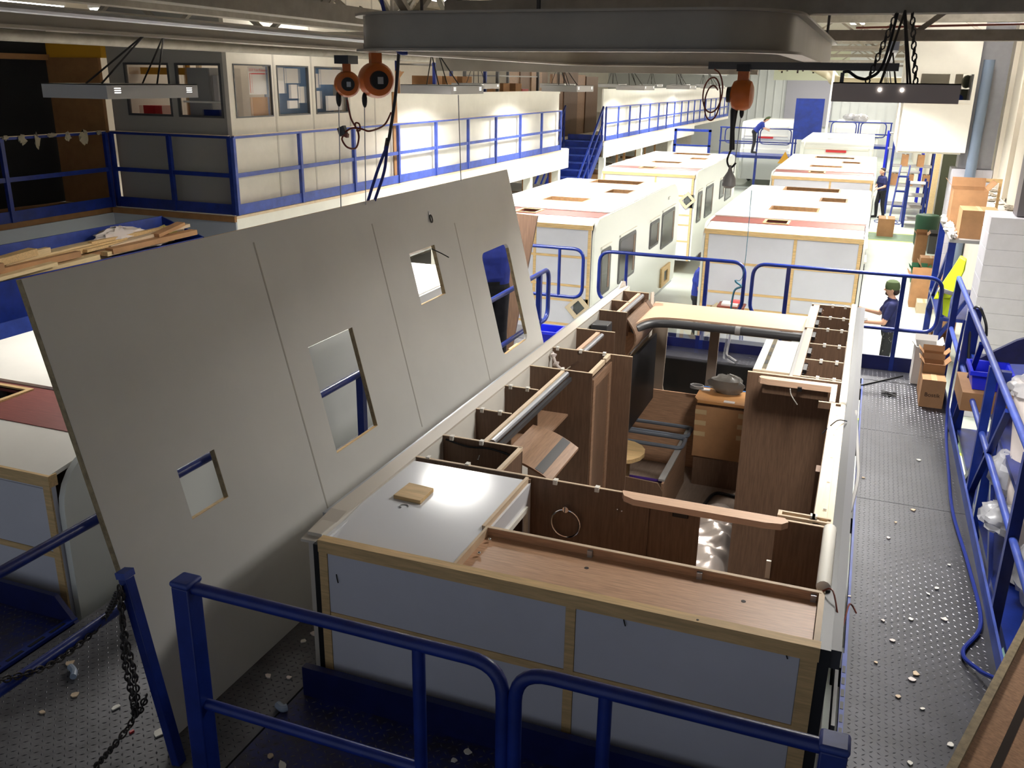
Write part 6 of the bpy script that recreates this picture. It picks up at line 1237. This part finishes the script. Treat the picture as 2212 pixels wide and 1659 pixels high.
p = Zp(1920, 853, WZ); S('cable_tie_heap', MB().tube([Vector((p.x+0.08*math.sin(i*2.1), p.y+0.08*math.cos(i*1.3), WZ+0.006+0.004*(i % 3))) for i in range(16)], 0.004, 6), M_BLACK, 'small tangle of black ties on the grey side walkway', 'tie')
S('dark_machine', MB().box(-1.25, -0.98, -2.6, -1.25, WZ, -0.1), M_BLACK, 'black cabinet corner at the edge of the grey checker plate', 'cabinet') if False else None

# ================================================================== PEOPLE
def capsule(mb, a, b, ra, rb, n=14):
    a = Vector(a); b = Vector(b); d = (b-a); L = d.length; d = d/L if L > 1e-6 else Vector((0, 0, 1))
    pts = []; rr = []
    for k in range(5): t = k/4*math.pi/2; pts.append(a-d*ra*math.cos(t)); rr.append(max(ra*math.sin(t), 0.001))
    for k in range(5): t = math.pi/2-k/4*math.pi/2; pts.append(b+d*rb*math.cos(t)); rr.append(max(rb*math.sin(t), 0.001))
    mb.tube(pts, rr, n)
def person(label, loc, face, arms, mats, hat=None, beard=False, lean=0.0, scale=1.0, hair=True, grp=None, step=0.0):
    """arms: ((elbowL, wristL), (elbowR, wristR)) in local coords, +Y = facing; mats: shirt, trousers, sleeve"""
    t = T('person', label, 'person', loc, grp)
    Lz = lambda p: Vector((p[0], p[1]+lean*max(0, p[2]-0.95), p[2]-abs(lean)*0.25*max(0, p[2]-0.95)))
    PR = []                                               # (a, b, ra, rb, material)
    sh_, tr, sk = mats[0], mats[1], M_SKIN
    for s_ in (-1, 1):
        st_ = step*s_
        PR += [((s_*0.095, 0, 0.93), (s_*0.105, 0.03+st_, 0.50), 0.095, 0.068, tr), ((s_*0.105, 0.03+st_, 0.50), (s_*0.105, -0.03+st_*1.6, 0.10), 0.068, 0.050, tr),
               ((s_*0.105, -0.04+st_*1.6, 0.05), (s_*0.115, 0.15+st_*1.6, 0.04), 0.045, 0.04, M_BLACK)]
    PR += [((-0.06, 0, 0.95), (0.06, 0, 0.95), 0.125, 0.125, tr), ((-0.045, 0.0, 1.05), (0.045, 0.0, 1.05), 0.13, 0.13, sh_), ((-0.07, 0.0, 1.25), (0.07, 0.0, 1.25), 0.135, 0.135, sh_),
           ((-0.10, -0.005, 1.38), (0.10, -0.005, 1.38), 0.10, 0.10, sh_), ((-0.06, 0, 1.0), (-0.085, 0, 1.34), 0.122, 0.118, sh_), ((0.06, 0, 1.0), (0.085, 0, 1.34), 0.122, 0.118, sh_), ((0, 0.01, 1.0), (0, 0.01, 1.36), 0.125, 0.12, sh_), ((0, -0.01, 1.42), (0, 0.02, 1.56), 0.058, 0.05, sk)]
    PR += [((0, 0.02, 1.60), (0, 0.025, 1.66), 0.080, 0.085, sk), ((0, 0.055, 1.565), (0, 0.075, 1.555), 0.052, 0.035, M_HAIR if beard else sk),
           ((0, 0.105, 1.63), (0, 0.125, 1.605), 0.010, 0.014, sk), ((-0.085, 0.01, 1.60), (-0.085, 0.01, 1.63), 0.014, 0.018, sk), ((0.085, 0.01, 1.60), (0.085, 0.01, 1.63), 0.014, 0.018, sk)]
    for (el, wr_), s_ in zip(arms, (-1, 1)):
        shd = Vector((s_*0.185, 0, 1.40)); el = Vector(el); wr_ = Vector(wr_); mid = shd+(el-shd)*0.7
        PR += [(shd, mid, 0.062, 0.054, sh_), (mid, el, 0.046, 0.042, sk if mats[2] else sh_), (el, wr_, 0.041, 0.028, sk)]
        d = (wr_-el).normalized(); pm_ = wr_+d*0.05; sd = d.cross(Vector((0, 0, 1))); sd = sd.normalized() if sd.length > 0.1 else Vector((1, 0, 0)); up_ = sd.cross(d)
        PR.append((wr_, pm_, 0.028, 0.034, sk))
        for k in range(4): b0 = pm_+sd*(0.024-0.016*k)+d*0.02; kn = b0+d*(0.045-0.006*abs(k-1)); PR += [(b0, kn, 0.010, 0.009, sk), (kn, kn+d*0.018-up_*0.022, 0.009, 0.0075, sk)]
        PR.append((wr_+d*0.025+sd*s_*-0.02, wr_+d*0.065+sd*s_*-0.052-up_*0.01, 0.012, 0.009, sk))
    mb = MB(); prim = []
    for a, b, ra, rb, m_ in PR:
        a = Lz(Vector(a)); b = Lz(Vector(b)); capsule(mb, a, b, ra, rb); prim.append((np.array(a), np.array(b), ra, rb, m_))
    me = mb.mesh('body_src'); o = bpy.data.objects.new('body_src', me); COL.objects.link(o)
    rm = o.modifiers.new('r', 'REMESH'); rm.mode = 'VOXEL'; rm.voxel_size = 0.010
    sm = o.modifiers.new('s', 'SMOOTH'); sm.iterations = 4; sm.factor = 0.5
    dg = bpy.context.evaluated_depsgraph_get(); nm = bpy.data.meshes.new_from_object(o.evaluated_get(dg)); bpy.data.objects.remove(o)
    ms = []; 
    for *_, m_ in prim:
        if m_ not in ms: ms.append(m_)
    nm.materials.clear(); [nm.materials.append(m_) for m_ in ms]
    nf = len(nm.polygons); c = np.zeros(nf*3); nm.polygons.foreach_get('center', c); c = c.reshape(-1, 3); best = np.full(nf, 9.0); idx = np.zeros(nf, dtype=np.int32)
    for a, b, ra, rb, m_ in prim:
        d = b-a; L2 = max(d@d, 1e-9); tt = np.clip(((c-a)@d)/L2, 0, 1); dist = np.linalg.norm(c-(a+tt[:, None]*d), axis=1)-(ra+(rb-ra)*tt)
        k = dist < best; best[k] = dist[k]; idx[k] = ms.index(m_)
    nm.polygons.foreach_set('material_index', idx); nm.polygons.foreach_set('use_smooth', [True]*nf)
    nm.transform(Matrix.Rotation(face, 4, 'Z') @ Matrix.Scale(scale, 4)); nm.name = 'body'
    bo = bpy.data.objects.new('body', nm); COL.objects.link(bo); bo.parent = t
    def child(name, mb_, mt):
        mb_.v = [tuple(Lz(Vector(v))) for v in mb_.v]; me_ = mb_.mesh(name); me_.transform(Matrix.Rotation(face, 4, 'Z') @ Matrix.Scale(scale, 4)); me_.materials.append(mt)
        ob_ = bpy.data.objects.new(name, me_); COL.objects.link(ob_); ob_.parent = t
    if hat: 
        hm = MB(); 
        hm.lathe((0, 0.008, 1.655), [(0.094, -0.03), (0.100, 0.0), (0.098, 0.04), (0.085, 0.085), (0.05, 0.11), (0.01, 0.12)], 'z', 20, 1.08); child('hat', hm, hat)
        hr_ = MB().ball((0, -0.035, 1.60), 0.082, 0.065, 0.07, 14); child('hair', hr_, M_HAIR)
    elif hair: child('hair', MB().ball((0, -0.005, 1.685), 0.092, 0.10, 0.075, 16), M_HAIR)
    for s_ in (-1, 1): child('eye', MB().ball((s_*0.032, 0.096, 1.64), 0.010, 0.008, 0.008, 8), M_INK)
    child('collar', MB().tube([(0.066*math.cos(a), 0.066*math.sin(a)*0.9-0.0, 1.475+0.012*math.sin(a)) for a in [i*math.pi/8 for i in range(16)]], 0.014, 6, closed=True), mats[0])
    child('belt', MB().lathe((0, 0, 0.985), [(0.165, 0), (0.168, 0.03)], 'z', 20, 0.78), M_BLACK)
    return t, child
# paint spatter material: pale flecks on dark cloth
nt = M_PAINTT.node_tree
for n_ in nt.nodes:
    if n_.type == 'VALTORGB': n_.color_ramp.elements[0].position = 0.60; n_.color_ramp.elements[0].color = (*sr(34, 34, 38), 1); n_.color_ramp.elements[1].position = 0.66; n_.color_ramp.elements[1].color = (*sr(150, 150, 146), 1)
pA, chA = person('worker in a green beanie and navy polo reaching to the caravan side', (2.86, 11.4, FZ), R(90), (((-0.24, 0.10, 1.14), (-0.12, 0.36, 1.10)), ((0.24, 0.16, 1.18), (0.16, 0.42, 1.24))),
       (M_NAVY, M_PAINTT, True), M_BEANIE, True, 0.06, 1.0)
S('clipboard', MB().obox((2.42, 11.33, FZ+1.10), (0.10, 0, 0.035), (0, 0.08, 0), (0.001, 0, 0.004)), M_FIX, 'grey sheet held by the worker in the green beanie', 'sheet')
person('person in a blue shirt and dark trousers seen through the rounded cut-out', (-1.15, 4.95, WZ), R(35), (((-0.20, 0.12, 1.16), (-0.10, 0.34, 1.12)), ((0.20, 0.14, 1.16), (0.10, 0.36, 1.12))), (M_BSHIRT, M_TROUS, True), None, False, 0.0, 1.04)
person('worker in a blue shirt standing by the caravans in the far aisle', (2.78, 32.2, FZ), R(120), (((-0.25, 0.05, 1.12), (-0.2, 0.25, 1.05)), ((0.25, 0.05, 1.12), (0.22, 0.2, 1.0))), (M_NAVY, M_TROUS, True), None, False, 0.1, 1.02, step=0.05)
person('worker in blue leaning over the far scaffold rail with a dark green cap', (-2.55, 38.1, -0.78), R(-80), (((-0.25, 0.25, 1.15), (-0.15, 0.5, 1.1)), ((0.25, 0.25, 1.15), (0.15, 0.5, 1.05))), (M_BSHIRT, M_TROUS, True), M_BEANIE, False, 0.7, 0.95)
person('person in blue half hidden at the side of the lilac-walled caravan', (-0.30, 12.6, FZ), R(-90), (((-0.25, 0.05, 1.12), (-0.24, 0.10, 0.90)), ((0.25, 0.05, 1.12), (0.24, 0.12, 0.88))), (M_BSHIRT, M_TROUS, True), None, False, 0.05, 1.0)
